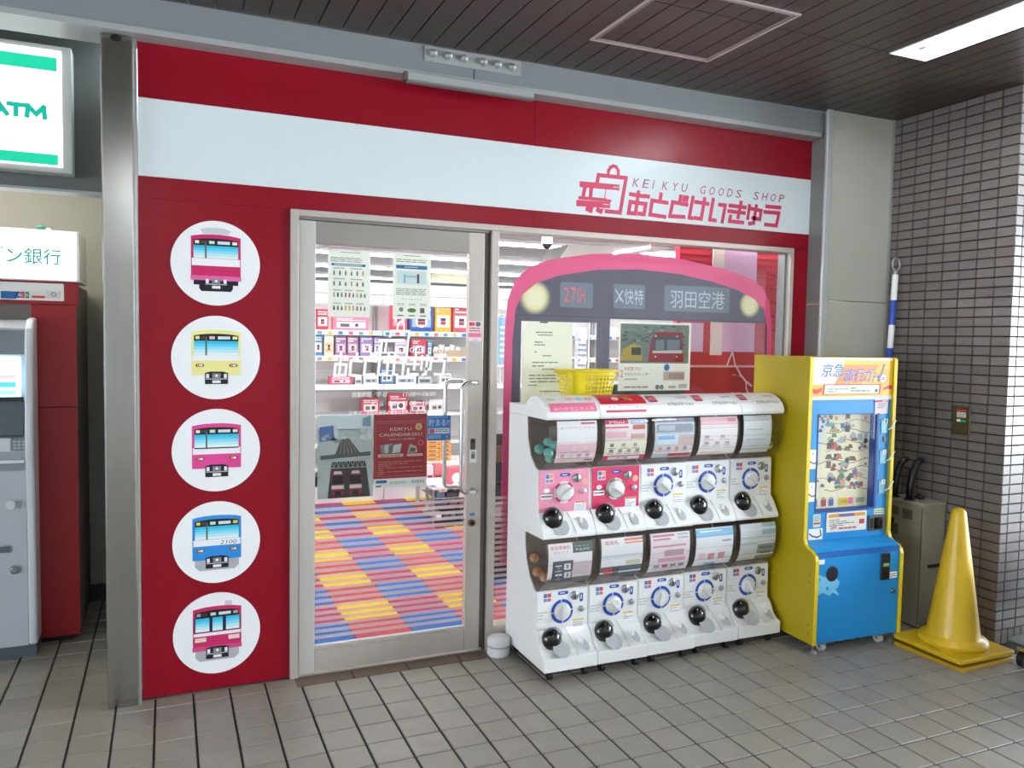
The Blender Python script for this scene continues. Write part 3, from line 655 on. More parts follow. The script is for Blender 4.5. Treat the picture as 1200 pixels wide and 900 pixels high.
for cx in (.36, .68):
    P([(cx-.11, .04), (cx-.11, .27), (cx-.07, .33), (cx+.07, .33), (cx+.11, .27), (cx+.11, .04)], C('b03038'), 8); P([(cx-.10, .17), (cx-.10, .27), (cx+.10, .27), (cx+.10, .17)], C('2a2c34'), 9)
    P([(cx-.11, .11), (cx-.11, .155), (cx+.11, .155), (cx+.11, .11)], C('eeeeee'), 9); P([(cx-.05, .03), (cx-.05, .09), (cx+.05, .09), (cx+.05, .03)], C('30303a'), 9); P([(cx-.08, .29), (cx-.06, .325), (cx+.06, .325), (cx+.08, .29)], C('e8e8ea'), 9)
g.build('photo', r)
# red calendar poster
r, f, W, H = sheet_thing('calendar_poster', -.402, .848, -.140, 1.203, 'red calendar poster with a pale foot strip, right of the train yard photo')
CR = C('a82a36'); G_ = M('e4c98a', .4)
g = G().rect(f, 0, H*.13, W, H, CR, 1).rect(f, 0, 0, W, H*.125, C('f2f4f2'), 1)
for a, b, c, d in ((.02, .90, .98, .905), (.03, .16, .035, .88), (.965, .16, .97, .88), (.03, .875, .97, .88), (.03, .16, .97, .165)): g.rect(f, W*a, H*b, W*c, H*d, C('d88a84'), 2)
g.text(f, 'KEIKYU', W*.30, H*.775, W*.70, H*.815, C('f6e6dc'), 2).text(f, 'CALENDAR2021', W*.10, H*.70, W*.90, H*.74, C('f6e6dc'), 2).text(f, '2020.10.1(木)発売!', W*.28, H*.645, W*.78, H*.67, C('f6e6dc'), 2)
g.disc(f, W*.84, H*.82, W*.065, G_, 2, 16).disc(f, W*.84, H*.815, W*.04, C('c8a860'), 3, 12)
for k, a in enumerate((.14, .20, .27, .34)): P([(a, .47), (a-.03+.02*k, .58), (a+.12+.02*k, .60), (a+.15, .48)], C(('8a9a9c', 'd8dcd8', '6c7c84', 'eeeeea')[k]), 3+k)
P([(.62, .47), (.68, .59), (.80, .55), (.82, .47)], C('d8d4cc'), 3); P([(.66, .48), (.69, .54), (.78, .53), (.78, .48)], C('6a6a66'), 4)
g.rect(f, W*.08, H*.42, W*.55, H*.46, C('e8d8c0'), 3).rect(f, W*.62, H*.42, W*.92, H*.455, C('e8d8c0'), 3).lines(f, W*.12, H*.425, W*.5, H*.45, 1, CR, 4).ring(f, W*.88, H*.60, W*.04, W*.05, C('e8b8a8'), 3)
g.lines(f, W*.08, H*.18, W*.92, H*.37, 7, C('d49a8c'), 3, .35, 4).rrect(f, W*.04, H*.07, W*.25, H*.11, W*.03, C('3a7fc0'), 2).lines(f, W*.3, H*.05, W*.6, H*.09, 2, LG, 2).rect(f, W*.04, H*.02, W*.14, H*.04, INK, 2)
for k in range(5): g.rect(f, W*(.72+.05*k), H*.05, W*(.75+.05*k), H*.09, C('a8c0c8'), 2)
g.build('print', r)
r, f, W, H = sheet_thing('point_card_sign', -.138, 1.068, -.020, 1.190, 'small square blue sign with white lettering beside the door handles', 'sign', MP('1f86c8'))
g = G().text(f, '貯まる!!', W*.05, H*.58, W*.95, H*.86, WL, 1).rect(f, W*.05, H*.28, W*.95, H*.50, WL, 1).rrect(f, W*.08, H*.30, W*.30, H*.48, W*.05, C('e0486a'), 2).lines(f, W*.34, H*.33, W*.9, H*.47, 2, C('6a8ab4'), 2).lines(f, W*.05, H*.08, W*.6, H*.24, 3, C('cfe8f6'), 1).lines(f, W*.05, H*.9, W*.9, H*.96, 1, C('8cd0ee'), 1).disc(f, W*.85, H*.14, W*.07, C('d8b090'), 2, 10)
g.build('print', r)
r, f, W, H = sheet_thing('notice_sheet', .362, 1.20, .648, 1.661, 'large cream notice of centred small print in the left train window', paper=MP('f7f8ea'), y=.030)
g = G()
for k, (b, a, c) in enumerate(((.87, .26, .6), (.84, .3, .6), (.76, .24, .62), (.73, .24, .6), (.65, .24, .6), (.61, .4, .58), (.535, .2, .72), (.495, .2, .78), (.46, .4, .74), (.39, .14, .86), (.355, .14, .7), (.32, .16, .88), (.28, .12, .3), (.21, .36, .8))): g.lines(f, W*a, H*b, W*c, H*(b+.02), 1, M('7d8078'), 1, .6, k)
g.rect(f, W*.34, H*.985, W*.5, H*1.0, INK, 1).build('print', r)
r, f, W, H = sheet_thing('calendar_poster', .930, 1.300, 1.395, 1.674, 'calendar poster with photo of a yellow and a red train, in the right train window', y=.031)
g = G().rect(f, W*.02, H*.40, W*.97, H*.97, C('7d8a80'), 1)
for k in range(60): a, b = rr.uniform(.02, .9), rr.uniform(.66, .93); g.rect(f, W*a, H*b, W*(a+.06), H*(b+.03), C(rr.choice(['6c7a70', '8a9890', '55645a', '94a29a'])), 1.2+k*.01)
P([(.02, .40), (.02, .50), (.97, .47), (.97, .40)], C('9a9288'), 3)
P([(.03, .44), (.05, .60), (.18, .68), (.30, .66), (.32, .44)], C('d8b64a'), 4); P([(.17, .52), (.17, .63), (.30, .63), (.30, .52)], C('4a4a44'), 5)
P([(.40, .42), (.44, .78), (.52, .86), (.88, .86), (.90, .42)], C('b4242e'), 4); P([(.46, .58), (.47, .80), (.86, .80), (.87, .58)], C('555c66'), 5)
P([(.46, .55), (.46, .585), (.88, .60), (.88, .55)], C('eeece8'), 6); P([(.50, .60), (.50, .74), (.62, .75), (.62, .60)], C('8a94a0'), 6); P([(.66, .60), (.66, .75), (.84, .75), (.84, .60)], C('8a94a0'), 6)
for a in (.50, .80): g.disc(f, W*a, H*.50, W*.012, C('fff6d0'), 6, 8); g.disc(f, W*a, H*.80, W*.012, C('fff6d0'), 6, 8)
g.text(f, '12', W*.0, H*.20, W*.065, H*.30, C('d8305e'), 2).text(f, 'KEIKYU', W*.09, H*.30, W*.30, H*.345, C('d8305e'), 2).text(f, 'きせかえカレンダー', W*.09, H*.22, W*.44, H*.265, INK, 2).lines(f, W*.09, H*.15, W*.26, H*.19, 1, C('c8a0a8'), 2)
g.disc(f, W*.665, H*.34, W*.04, C('2a84c8'), 3, 16).rect(f, W*.62, H*.15, W*.92, H*.28, C('d8c0b8'), 2).lines(f, W*.7, H*.17, W*.92, H*.26, 3, C('8a6a60'), 3)
g.lines(f, W*.08, H*.03, W*.42, H*.08, 1, LG, 2).disc(f, W*.54, H*.05, W*.03, C('8a948a'), 2, 10).disc(f, W*.60, H*.05, W*.03, C('8a948a'), 2, 10).rect(f, W*.70, H*.03, W*.80, H*.07, C('b8c0b8'), 2).rect(f, W*.84, H*.03, W*.96, H*.09, C('c0c8c8'), 2)
g.build('print', r)

PAPER = PAPER2
# =============== SHOP INTERIOR ===============
# carpet of coloured squares
cp = G().box(-1.4, .10, -.05, 5.2, 7.2, -.012, M('55504c', .9)).box(-1.4, -.003, -.05, 5.2, .10, -.006, M('a09890', .5)).build('carpet', kind='structure', label='shop floor of coloured carpet squares')
CT = {k: M(c, .9, noise=.04, scale=40, rand=('o', .03)) for k, c in dict(y='e8b820', s='b84a50', b='3468ac', m='a83c62').items()}
cmesh = {}
for c in range(-3, 14):
    for r_ in range(0, 14):
        k = ('y' if r_ % 2 == 0 else 's') if c % 2 == 0 else ('b' if r_ % 2 else 'm')
        if k not in cmesh:
            g = G(); tile_g(g, -.1525, -.1515, .1525, .1515, CT[k], 0, .0012, .002, .008)
            me = bpy.data.meshes.new('carpet_tile'); me.from_pydata([tuple(v) for v in g.v], [], g.f); me.materials.append(CT[k]); cmesh[k] = me
        o = bpy.data.objects.new('carpet_tile', cmesh[k]); COL.objects.link(o); o.parent = cp
        lx = -.400+.305*c+.1525; ly = .048+.303*r_+.1515
        o.location = (lx-cp.location.x, ly-cp.location.y, -.002-cp.location.z)
        if ly < .1+.15: o.scale = (1, .8, 1); o.location.y += .03
IW = M('e9e9e7', .7)
iw = thing('shop_wall', (1.9, 4.4, 0), kind='structure')
G().box(-1.5, 7.1, -.01, 5.3, 7.2, 2.45, IW).build('back_wall', iw)
G().box(-1.5, .12, -.01, -1.40, 7.1, 2.45, IW).build('left_wall', iw); G().box(5.2, .12, -.01, 5.3, 7.1, 2.45, IW).build('right_wall', iw)
IC2 = M('9ea4a8', .8)
ic = G().box(-1.5, .122, 2.30, 5.3, 7.2, 2.40, IC2).build('shop_ceiling', kind='structure')
SHT = M('fbfdff', .4, emit=SHOP_LAMP)
for k, y in enumerate((.55, 1.80, 3.10, 4.42, 5.78)):
    for q in range(5):
        x = -1.1+q*1.23
        r = thing('shop_ceiling_lamp', (x+.6, y, 2.26), 'strip lamp on the shop ceiling, %s from the front, %s' % (('first row', 'second row', 'third row', 'fourth row', 'fifth row')[k], ('far left', 'left', 'middle', 'right', 'far right')[q]), 'lamp', 'strip lamps on the shop ceiling')
        quick('housing', r, lambda g: g.box(x, y-.06, 2.275, x+1.225, y+.06, 2.299, M('f2f2f2', .5)))
        quick('tube', r, lambda g: g.box(x+.01, y-.045, 2.262, x+1.215, y+.045, 2.275, SHT))
q0_ = at(506, 317, 4.9); q1_ = at(548, 333, 4.9)
r = thing('ceiling_sign', ((q0_.x+q1_.x)/2, 4.9, q1_.z), 'cream panel hanging under the shop ceiling, seen top right in the door glass', 'sign')
quick('panel', r, lambda g: g.box(q0_.x, 4.9, q1_.z, q1_.x+.3, 4.92, q0_.z, M('e0dfc0', .6)))
for xx in (q0_.x+.05, q1_.x+.2): quick('hanger', r, lambda g: g.cyl((xx, 4.91, q0_.z), (xx, 4.91, 2.30), .004, DARK, n=6))
# dome camera
r = thing('dome_camera', at(641, 283, .75), 'small dark dome camera hanging from the shop ceiling above the train board', 'camera')
q = at(641, 286, .75); G().cyl((q.x, .75, q.z), (q.x, .75, 2.30), .035, M('e0e0e0', .5), n=14).build('mount', r); G().ball((q.x, .75, q.z), .032, M('2a2a30', .2)).build('dome', r)
# duct / cable tray seen at the top of the window
a, b = at(655, 290, .95), at(790, 283, .95)
quick('air_duct', None, lambda g: g.prism([(a.x, a.z-.10), (a.x+.10, a.z+.03), (b.x, a.z+.06), (b.x, a.z+.05), (a.x+.22, a.z-.06)], 1.0, 1.3, M('a9a8a2', .6), 'y'), label='grey sloping duct under the shop ceiling above the train board', cat='duct')
# red wall board with the white route map
RB = M('d03244', .5); sx0, sx1 = 1.52, 2.55
q0 = at(775, 300, .55)
rb = thing('route_map_board', (2.0, .55, .6), 'red wall board inside the window with a white route line running down it', 'sign')
x0 = at(806, 400, .55).x
quick('board', rb, lambda g: g.box(x0-.08, .55, .6, 2.9, .60, 2.25, RB))
quick('dado', rb, lambda g: g.box(x0-.08, .545, .6, 2.9, .55, at(850, 429, .55).z, M('c0263a', .5)))
quick('rail', rb, lambda g: g.box(x0-.08, .540, at(850, 429, .55).z-.008, 2.9, .552, at(850, 429, .55).z+.006, M('ecc8cc', .5)))
g = G()
for k in range(16): zz = 1.62+k*.042; g.box(x0-.08, .547, zz, 2.9, .5495, zz+.004, M('b02036', .5))
g.build('grooves', rb)
fb = Fr((0, .543, 0), step=.0004); PX = lambda *l: [(at(a, b, .543).x, at(a, b, .543).z) for a, b in l]
a, b = at(833, 376, .543), at(845, 290, .543)
quick('post', rb, lambda g: g.box(a.x, .535, a.z-.22, at(846, 376, .543).x, .545, 2.25, M('f2e6dc', .5)))
quick('lilac_panel', rb, lambda g: g.box(at(846, 380, .543).x, .538, at(846, 412, .543).z, at(884, 380, .543).x, .5465, 2.25, M('e2b8da', .45)))
quick('small_lilac_panel', rb, lambda g: g.box(at(797, 380, .543).x, .538, at(806, 412, .543).z, at(824, 380, .543).x, .5465, at(806, 378, .543).z, M('e6c8e4', .45)))
g = G()
for l, wd in ((((862, 380), (861, 395), (858, 412), (852, 427)), .012), (((858, 412), (861, 427), (868, 440), (874, 447), (880, 452)), .012), (((874, 447), (874, 455), (877, 462)), .010), (((855, 392), (872, 402)), .006), (((858, 386), (868, 398)), .004), (((884, 292), (872, 312), (866, 318)), .012)): g.stroke(fb, PX(*l), wd, M('f6e4ee', .5), 8)
for p_ in ((858, 440), (865, 441), (856, 461), (863, 461)): q = PX(p_)[0]; g.rect(fb, q[0], q[1], q[0]+.03, q[1]+.008, M('e8a8b4'), 8)
for k in range(5): q = PX((903, 322+k*16))[0]; g.stroke(fb, [(q[0], q[1]), (q[0]+.06, q[1]-.01), (q[0]+.06, q[1]-.04)], .007, M('7a1828'), 8.5)
g.build('route_line', rb)
G().box(.86, .40, .75, 1.62, .50, 1.31, M('3f5a44', .6)).build('display_table', None, 'dark green low display block behind the calendar poster', 'display')

# shelving along the back wall
YF = 3.84
def Z(px, py, y=YF): return at(px, py, y).z
su_l = 'white tiered display shelving along the back wall of the shop'
LX = [-.62, .62, 1.86, 3.10, 4.34]
zs = [Z(450, 388), Z(450, 418), Z(450, 451), Z(450, 486), Z(450, 520), Z(450, 547)]
SHW = M('e6e8e8', .5)
for u in range(4):
    r = thing('shelf_unit', (LX[u]+.62, YF+.2, 0), ('white tiered shelving bay behind the left half of the door glass', 'white tiered shelving bay behind the right half of the door glass', 'white shelving bay glimpsed beside the window mullion', 'white shelving bay behind the train board')[u], 'shelf', 'shelving bays on the back wall')
    a, b = LX[u], LX[u+1]
    quick('back_panel', r, lambda g: [g.box(a+.003, YF+.40, .18+k*.105, b-.003, YF+.42, min(.282+k*.105, Z(450, 357.5)), M('d6d2d0', .6)) for k in range(17)])
    quick('plinth', r, lambda g: g.box(a+.004, YF-.02, -.002, b-.004, YF+.42, .155, SHW))
    quick('plinth_groove', r, lambda g: g.box(a+.004, YF-.004, .156, b-.004, YF+.42, .175, DARK))
    for sx in (a+.003, b-.023): quick('upright', r, lambda g: g.box(sx, YF+.36, .17, sx+.02, YF+.3995, Z(450, 357.5), M('9a9a9a', .5)))
    quick('fascia', r, lambda g: g.box(a+.003, YF+.05, Z(450, 357), b-.003, YF+.09, Z(450, 331.5), M('f6f6f4', .5)))
    quick('fascia_line', r, lambda g: g.box(a+.003, YF+.045, Z(450, 346), b-.003, YF+.0495, Z(450, 345), M('8a8e90', .5)))
    for k, z_ in enumerate(zs):
        dp = .02+.06*(k < 2)
        quick('shelf', r, lambda g: g.box(a+.004, YF+dp, z_-.022, b-.004, YF+.40, z_, SHW))
        if k < 3: quick('label_rail', r, lambda g: g.box(a+.004, YF+dp-.006, z_-.045, b-.004, YF+dp, z_+.004, M(('c4e0ee', 'f0e4d4', 'f4f4f4')[k], .5)))
        if k < 2: quick('price_cards', r, lambda g: [g.box(a+.03+q*.098, YF+dp-.009, z_-.038, a+.07+q*.098, YF+dp-.006, z_-.010, M(('3a70b8', 'd85a70', '7a8a9a', 'e8b84a')[q % 4], .5)) for q in range(12)])
# goods: (photo left, right, top) standing on a shelf, colour, front colour, kind, words
def goods(row, items, cat_group, y=YF+.10):
    ords = ['first', 'second', 'third', 'fourth', 'fifth', 'sixth', 'seventh', 'eighth', 'ninth', 'tenth', 'eleventh', 'twelfth']
    for i, (xl, xr, yt, c, c2, nm, words) in enumerate(items):
        z0 = zs[row]+.001; a = at(xl, yt, y); b = at(xr, yt, y); h = max(a.z-z0, .02); x0, x1 = a.x+.002, b.x-.002
        r = thing(nm, ((x0+x1)/2, y+.04, z0), '%s on the %s shelf, %s from left' % (words, ('top', 'second', 'third', 'fourth', 'fifth')[row], ords[i]), 'goods', cat_group)
        dpt = .05 if nm == 'card' else .09
        quick('package', r, lambda g: g.box(x0, y, z0, x1, y+dpt, z0+h, M(c, .5)), bevel=.002, seg=1)
        fr_ = Fr((x0, y-.0005, z0), step=.0006); w_ = x1-x0
        def art(g):
            g.rect(fr_, w_*.10, h*.18, w_*.90, h*.62, M(c2, .5), 1).lines(fr_, w_*.1, h*.70, w_*.9, h*.92, 2, M('f4f4f4' if c != 'f4f4f0' else '7a8a9a', .5), 1, .5, i)
            if nm in ('card', 'train_box'):
                n = 2 if nm == 'card' and w_ > .25 else 1
                for q in range(n):
                    m0 = w_*(.5 if n == 1 else .28+.44*q); g.disc(fr_, m0, h*.40, min(w_/n*.3, h*.24), M('eeeef2', .5), 2, 14).rect(fr_, m0-w_*.16/n, h*.27, m0+w_*.16/n, h*.40, M('b03048', .5), 3).rect(fr_, m0-w_*.16/n, h*.41, m0+w_*.16/n, h*.52, M('30303c', .5), 3)
            else: g.rect(fr_, w_*.2, h*.26, w_*.45, h*.5, M('5a5a60', .5), 2).disc(fr_, w_*.65, h*.4, min(w_, h)*.13, M('3a3a40', .5), 2, 12)
        quick('print', r, art)
goods(0, [(371, 385, 362, 'c4293c', 'e8d8d8', 'train_box', 'crimson toy box'), (390, 433, 371, 'e87a94', 'f8e4ea', 'banner_card', 'long pink printed banner card'), (459, 477, 352, 'd83a4e', 'f0a0a8', 'train_box', 'tall red box'),
          (480, 508, 358, '2a55a0', '9ab4d8', 'train_box', 'deep blue box'), (510, 529, 357, 'eaa82a', 'e8e4d8', 'train_box', 'yellow-orange box with a dark picture'), (531, 551, 358, 'c84a58', 'e8e4e0', 'train_box', 'rose red box with a dark picture')], 'packages on the top shelf')
goods(1, [(368, 378, 392, '3a7ac0', 'f4f4f4', 'card', 'blue and white card pack'), (380, 391, 392, 'f0e6cc', 'e0b46a', 'card', 'cream card pack with a yellow print'), (393, 406, 394, '9a6a94', 'c8b4d0', 'card', 'mauve badge card'), (407, 420, 394, 'a0708e', 'c8b4d0', 'card', 'dusty purple badge card'),
          (422, 437, 394, '8a7ab4', 'd0c8e0', 'card', 'violet double badge card'), (438, 447, 395, '9a86b8', 'd0c8e0', 'card', 'pale violet badge card'), (462, 478, 398, 'b0a4b8', 'e0d4d8', 'card', 'greyish badge card'), (482, 500, 397, 'c83648', '8ab8d8', 'train_box', 'red toy train box'), (501, 506, 400, '3a98d8', 'e0f0f8', 'card', 'narrow light blue box')], 'packages on the second shelf')
goods(2, [(386, 413, 441, 'dc4466', 'f6c8d0', 'pouch', 'pink-red flat pouch'), (416, 424, 442, 'c8ccd0', '8a8e94', 'pouch', 'small grey packet'), (426, 444, 440, 'd8dcdc', 'a0a4a8', 'pouch', 'wide light grey packet'), (446, 461, 432, '4f78a8', 'd8e4f0', 'pouch', 'slate blue box'), (464, 488, 440, 'dfe1e4', '9aa0b8', 'pouch', 'long white packet'), (490, 506, 441, 'c0c4c6', '70767c', 'pouch', 'dull grey packet'), (515, 529, 438, 'f4f4f0', 'c8c8c8', 'pouch', 'white tin')], 'packages on the third shelf')
goods(3, [(424, 445, 467, 'c24656', 'e4d0cc', 'tote', 'red folded tote'), (455, 478, 462, 'c8384e', 'f0dada', 'tote', 'bright red printed tote'), (480, 500, 470, 'b8606c', 'd8c8c8', 'tote', 'faded red tote'), (503, 522, 468, 'e8e4e2', 'c4c0c0', 'tote', 'pile of white papers')], 'folded goods on the fourth shelf')
# wire basket on the second shelf
a, b = at(508, 411, YF+.1), at(548, 411, YF+.1)
r = thing('wicker_basket', ((a.x+b.x)/2, YF+.15, zs[1]), 'low pale wicker basket of white packets on the second shelf by the door stile', 'basket')
quick('basket', r, lambda g: g.prism([(a.x, zs[1]+.001), (b.x, zs[1]+.001), (b.x+.015, zs[1]+.07), (a.x-.015, zs[1]+.07)], YF+.09, YF+.30, M('b9a48c', .8, noise=.2, scale=80), 'y'))
quick('packets', r, lambda g: [g.box(a.x+.01+k*.055, YF+.10, zs[1]+.06, a.x+.055+k*.055, YF+.25, zs[1]+.10+.02*(k % 2), M('eeeeec', .6)) for k in range(5)])
# crate tower of snack boxes and bags to the right of the posters
def crates(px0, px1, py0, py1, n, m, y, lab, nm, grp):
    a = at(px0, py0, y); b = at(px1, py1, y); b.z = TA.z+.002; h = (a.z-b.z)/n
    for k in range(n):
        for q in range(2):
            x0 = a.x+(b.x-a.x)/2*q; r = thing(nm, (x0, y+.1, b.z+h*k), lab % (('left', 'right')[q], ('bottom', 'second from bottom', 'middle', 'second from top', 'top')[k]), 'box', grp)
            quick('carton', r, lambda g: g.box(x0+.002, y, b.z+h*k+.001, x0+(b.x-a.x)/2-.002, y+.2, b.z+h*(k+1)-.003, m), bevel=.003, seg=1)
            quick('print', r, lambda g: g.rect(Fr((x0, y-.0006, b.z+h*k)), .02, h*.3, (b.x-a.x)/2-.03, h*.62, M('7a5230', .6), 1))
TA, TB_ = at(499, 542, 3.25), at(560, 542, 3.25)
crates(500, 529, 516, 541, 5, M('dfa25a', .6), 3.3, 'orange-brown snack carton under the blue sign, %s column, %s', 'snack_carton', 'snack cartons stacked under the blue sign')
def table(name, px0, px1, py, y, lab, col, dp=.35, leg=True):
    a = at(px0, py, y); b = at(px1, py, y); r = thing(name, ((a.x+b.x)/2, y+dp/2, -.002), lab, 'table')
    quick('top', r, lambda g: g.box(a.x, y, a.z-.03, b.x, y+dp, a.z, M(col, .5)))
    for xx in (a.x+.01, b.x-.04):
        for yy in (y+.01, y+dp-.04): quick('leg', r, lambda g: g.box(xx, yy, -.002, xx+.03, yy+.03, a.z-.03, M('c8c8c8', .4)))
    gz = at(505, 566, 3.12).z; quick('lower_shelf', r, lambda g: g.box(a.x+.05, y-.15, gz-.02, b.x-.05, y+dp, gz, M('dcdcda', .5)))
    return a, b
table('goods_table', 499, 560, 542, 3.25, 'white table carrying the snack cartons behind the door glass', 'e8e8e6')
# rack with small goods low at the right of the door
a = at(507, 580, 2.55); b = at(606, 560, 2.55); zt = a.z+.06
r = thing('goods_rack', ((a.x+b.x)/2, 2.75, -.002), 'low wire rack of small packets behind the door handles', 'rack')
quick('tray', r, lambda g: g.box(a.x, 2.55, zt-.02, b.x+.25, 3.0, zt, M('e4e4e4', .5)))
for k in range(5): quick('shelf_tray', r, lambda g: g.box(a.x+.03, 2.56, zt-.10-k*.085, b.x+.25, 2.98, zt-.095-k*.085, M('b8b8bc', .5)))
for xx in (a.x, (a.x+b.x)/2, b.x+.2):
    quick('post', r, lambda g: g.box(xx, 2.55, -.002, xx+.015, 2.565, zt-.02, M('90949a', .4, .6)))
rr = random.Random(11)
for k in range(5):
    x = a.x+.04; q = 0
    while x < b.x+.2:
        wd = rr.uniform(.05, .11); cn, cc = rr.choice([('navy', '2f4f8c'), ('plum', '6a3a4c'), ('beige', 'c8b8b8'), ('charcoal', '3a3a48'), ('yellow', 'e8c84a'), ('rose', '9a4a5a'), ('white', 'd8d8dc'), ('slate', '50607c')])
        o = quick('packet', None, lambda g: g.box(x, 2.565, zt-.094-k*.085, x+wd-.008, 2.70, zt-.094-k*.085+rr.uniform(.035, .06), M(cc, .5)), label='%s packet, %s from the left on the %s tray of the low rack' % (cn, ('first', 'second', 'third', 'fourth', 'fifth', 'sixth', 'seventh', 'eighth', 'ninth', 'tenth', 'eleventh', 'twelfth', 'thirteenth', 'fourteenth')[q], ('top', 'second', 'third', 'fourth', 'bottom')[k]), cat='goods', group='packets on the low wire rack'); x += wd+.01; q += 1
for i, (p0, p1, pt, cc, lab) in enumerate(((507, 513, 574, '3a78c0', 'blue and yellow paper carton at the left end of the low rack'), (514, 524, 577, 'e8e4dc', 'white carton with an orange sun on the low rack'), (526, 541, 571, 'f2d8c0', 'pale orange printed bag on the low rack'), (525, 545, 548, 'e0707c', 'red and white printed bag standing above the low rack'))):
    yy = 2.56+.02*i; A = at(p0, pt, yy); B = at(p1, pt, yy)
    r = thing('printed_carton', ((A.x+B.x)/2, yy+.05, zt+.001), lab, 'goods')
    quick('carton', r, lambda g: g.box(A.x, yy, zt+.001, B.x, yy+.10, A.z, M(cc, .5)), bevel=.002)
    quick('print', r, lambda g: g.disc(Fr((0, yy-.0005, 0)), (A.x+B.x)/2, zt+(A.z-zt)*.4, (B.x-A.x)*.28, M('e8b030' if i < 2 else 'f6f2ee', .5), 1, 12))
# floor-standing bags row at left of rack
for i, (p0, p1, pt, pb, cc) in enumerate(((500, 508, 546, 566, 'e8d0d4'), (509, 518, 544, 565, 'd8707c'), (519, 528, 545, 566, 'e8e4e0'))):
    A = at(p0, pt, 3.12); B = at(p1, pb, 3.12); B.z = at(505, 566, 3.12).z+.001
    r = thing('gift_bag', ((A.x+B.x)/2, 3.16, B.z), '%s gift bag in the row under the snack cartons' % ('pale pink', 'rose red', 'cream white')[i], 'bag')
    quick('bag', r, lambda g: g.box(A.x, 3.12, B.z, B.x, 3.19, A.z, M(cc, .6)), bevel=.004); quick('print', r, lambda g: g.rect(Fr((0, 3.1195, 0)), A.x+.01, B.z+.04, B.x-.01, B.z+.07, M('b03a4a'), 1))
# things glimpsed beyond the mullion and through the left train window
a = at(584, 430, 3.3); b = at(596, 452, 3.3)
r = thing('hanging_rail', (a.x+.2, 3.3, -.002), 'white barred hanging rail of clothes glimpsed left of the train board', 'rail')
for k in range(16): quick('bar', r, lambda g: g.cyl((a.x-.05+k*.035, 3.3, b.z), (a.x-.05+k*.035, 3.3, a.z), .006, M('f4f4f4', .4), n=8))
quick('top_bar', r, lambda g: g.box(a.x-.06, 3.29, a.z, a.x+.52, 3.31, a.z+.02, PLW)); quick('bottom_bar', r, lambda g: g.box(a.x-.06, 3.29, b.z-.02, a.x+.52, 3.31, b.z, PLW))
for xx in (a.x-.06, a.x+.50): quick('post', r, lambda g: g.box(xx, 3.29, -.002, xx+.02, 3.31, b.z-.02, PLW))
a = at(583, 372, 3.0)
for i, (dx, cc, h) in enumerate(((0, '8ab8d8', .42), (.13, 'e8eef2', .40), (.27, '5a90b8', .36), (.42, 'c8dce8', .42), (.62, '90a8c8', .36), (.80, 'e4e8f0', .40))):
    zt_ = a.z-.02*i; zz = zt_-h
    r = thing('hanging_towel', (a.x+dx, 3.0, zz), '%s towel hanging in the shop behind the %s' % (('light blue', 'white', 'steel blue', 'ice blue', 'dusky blue', 'off-white')[i], 'window mullion' if i < 2 else 'left train window'), 'towel')
    quick('cloth', r, lambda g: g.prism([(a.x+dx, 3.0), (a.x+dx+.04, 2.985), (a.x+dx+.07, 3.0), (a.x+dx+.11, 2.99), (a.x+dx+.11, 3.0), (a.x+dx+.05, 3.01), (a.x+dx, 3.01)], zz, zt_, M(cc, .8), 'z'))
    quick('print', r, lambda g: g.lines(Fr((0, 2.98, 0)), a.x+dx+.02, zz+.05, a.x+dx+.10, zt_-.06, 6, M('ffffff' if i % 2 == 0 else '6a8ab0'), 1, .4, i))
for xx in (a.x-.03, a.x+.95): quick('hanging_rod_post', None, lambda g: g.cyl((xx, 3.02, -.002), (xx, 3.02, a.z+.03), .01, CHROME, n=8), label='chrome post holding the towel rod, %s one' % ('left' if xx < a.x else 'right'), cat='post')
quick('towel_rod', None, lambda g: g.cyl((a.x-.05, 3.02, a.z+.02), (a.x+.98, 3.02, a.z+.02), .008, CHROME, n=8), label='thin chrome rod from which the blue towels hang', cat='rod')
a = at(586, 640, 1.0); r = thing('magazine_rack', (.65, 1.05, -.002), 'dark rack of small books low behind the window mullion', 'rack')
quick('frame', r, lambda g: g.box(.52, 1.10, -.002, .85, 1.14, .95, M('3a2c30', .5)))
for k in range(6):
    quick('ledge', r, lambda g: g.box(.52, 1.02, .12+k*.13, .85, 1.10, .13+k*.13, M('4a3a3e', .5)))
    for q in range(3): quick('booklet', None, lambda g: g.box(.53+q*.11, 1.06, .1305+k*.13, .62+q*.11, 1.085, .23+k*.13, M(['6a2430', '2a3450', 'c8c8cc', '7a5a4a', '34405c'][(k*2+q*3) % 5], .5)), label='%s booklet, %s on the %s ledge of the dark rack' % (['dark red', 'navy', 'light grey', 'brown', 'slate blue'][(k*2+q*3) % 5], ('left', 'middle', 'right')[q], ('lowest', 'second', 'third', 'fourth', 'fifth', 'top')[k]), cat='booklet', group='booklets in the dark rack')
# =============== CAPSULE TOY MACHINES ===============
LBL = M('f8f8f6', .5); BL = M('2350b4', .35); KN = M('e9e9e7', .3, coat=.3); LIN = M('85766c', .6); RUB = M('151515', .5)
UP = ['upper card pastel pink', ]
machines = [
 dict(x=.270, y=0, up='f29ab4', low='f1f2f3', top='pastel', lab='white capsule toy machine with pastel pink upper face and mint capsules, nearest the door'),
 dict(x=.550, y=.004, up='e0406a', low='f1f2f3', top='red', lab='white capsule toy machine with crimson upper face and red top, second from the door'),
 dict(x=.828, y=.010, up='f1f2f3', low='f1f2f3', top='logo', lab='all-white capsule toy machine directly right of the crimson-faced one, middle of the five'),
 dict(x=1.104, y=.022, up='f1f2f3', low='f1f2f3', top='logo', lab='all-white capsule toy machine with a light blue lower card, fourth from the door'),
 dict(x=1.384, y=.026, up='f1f2f3', low='f1f2f3', top='logo', lab='all-white capsule toy machine beside the yellow cabinet, last of the row')]
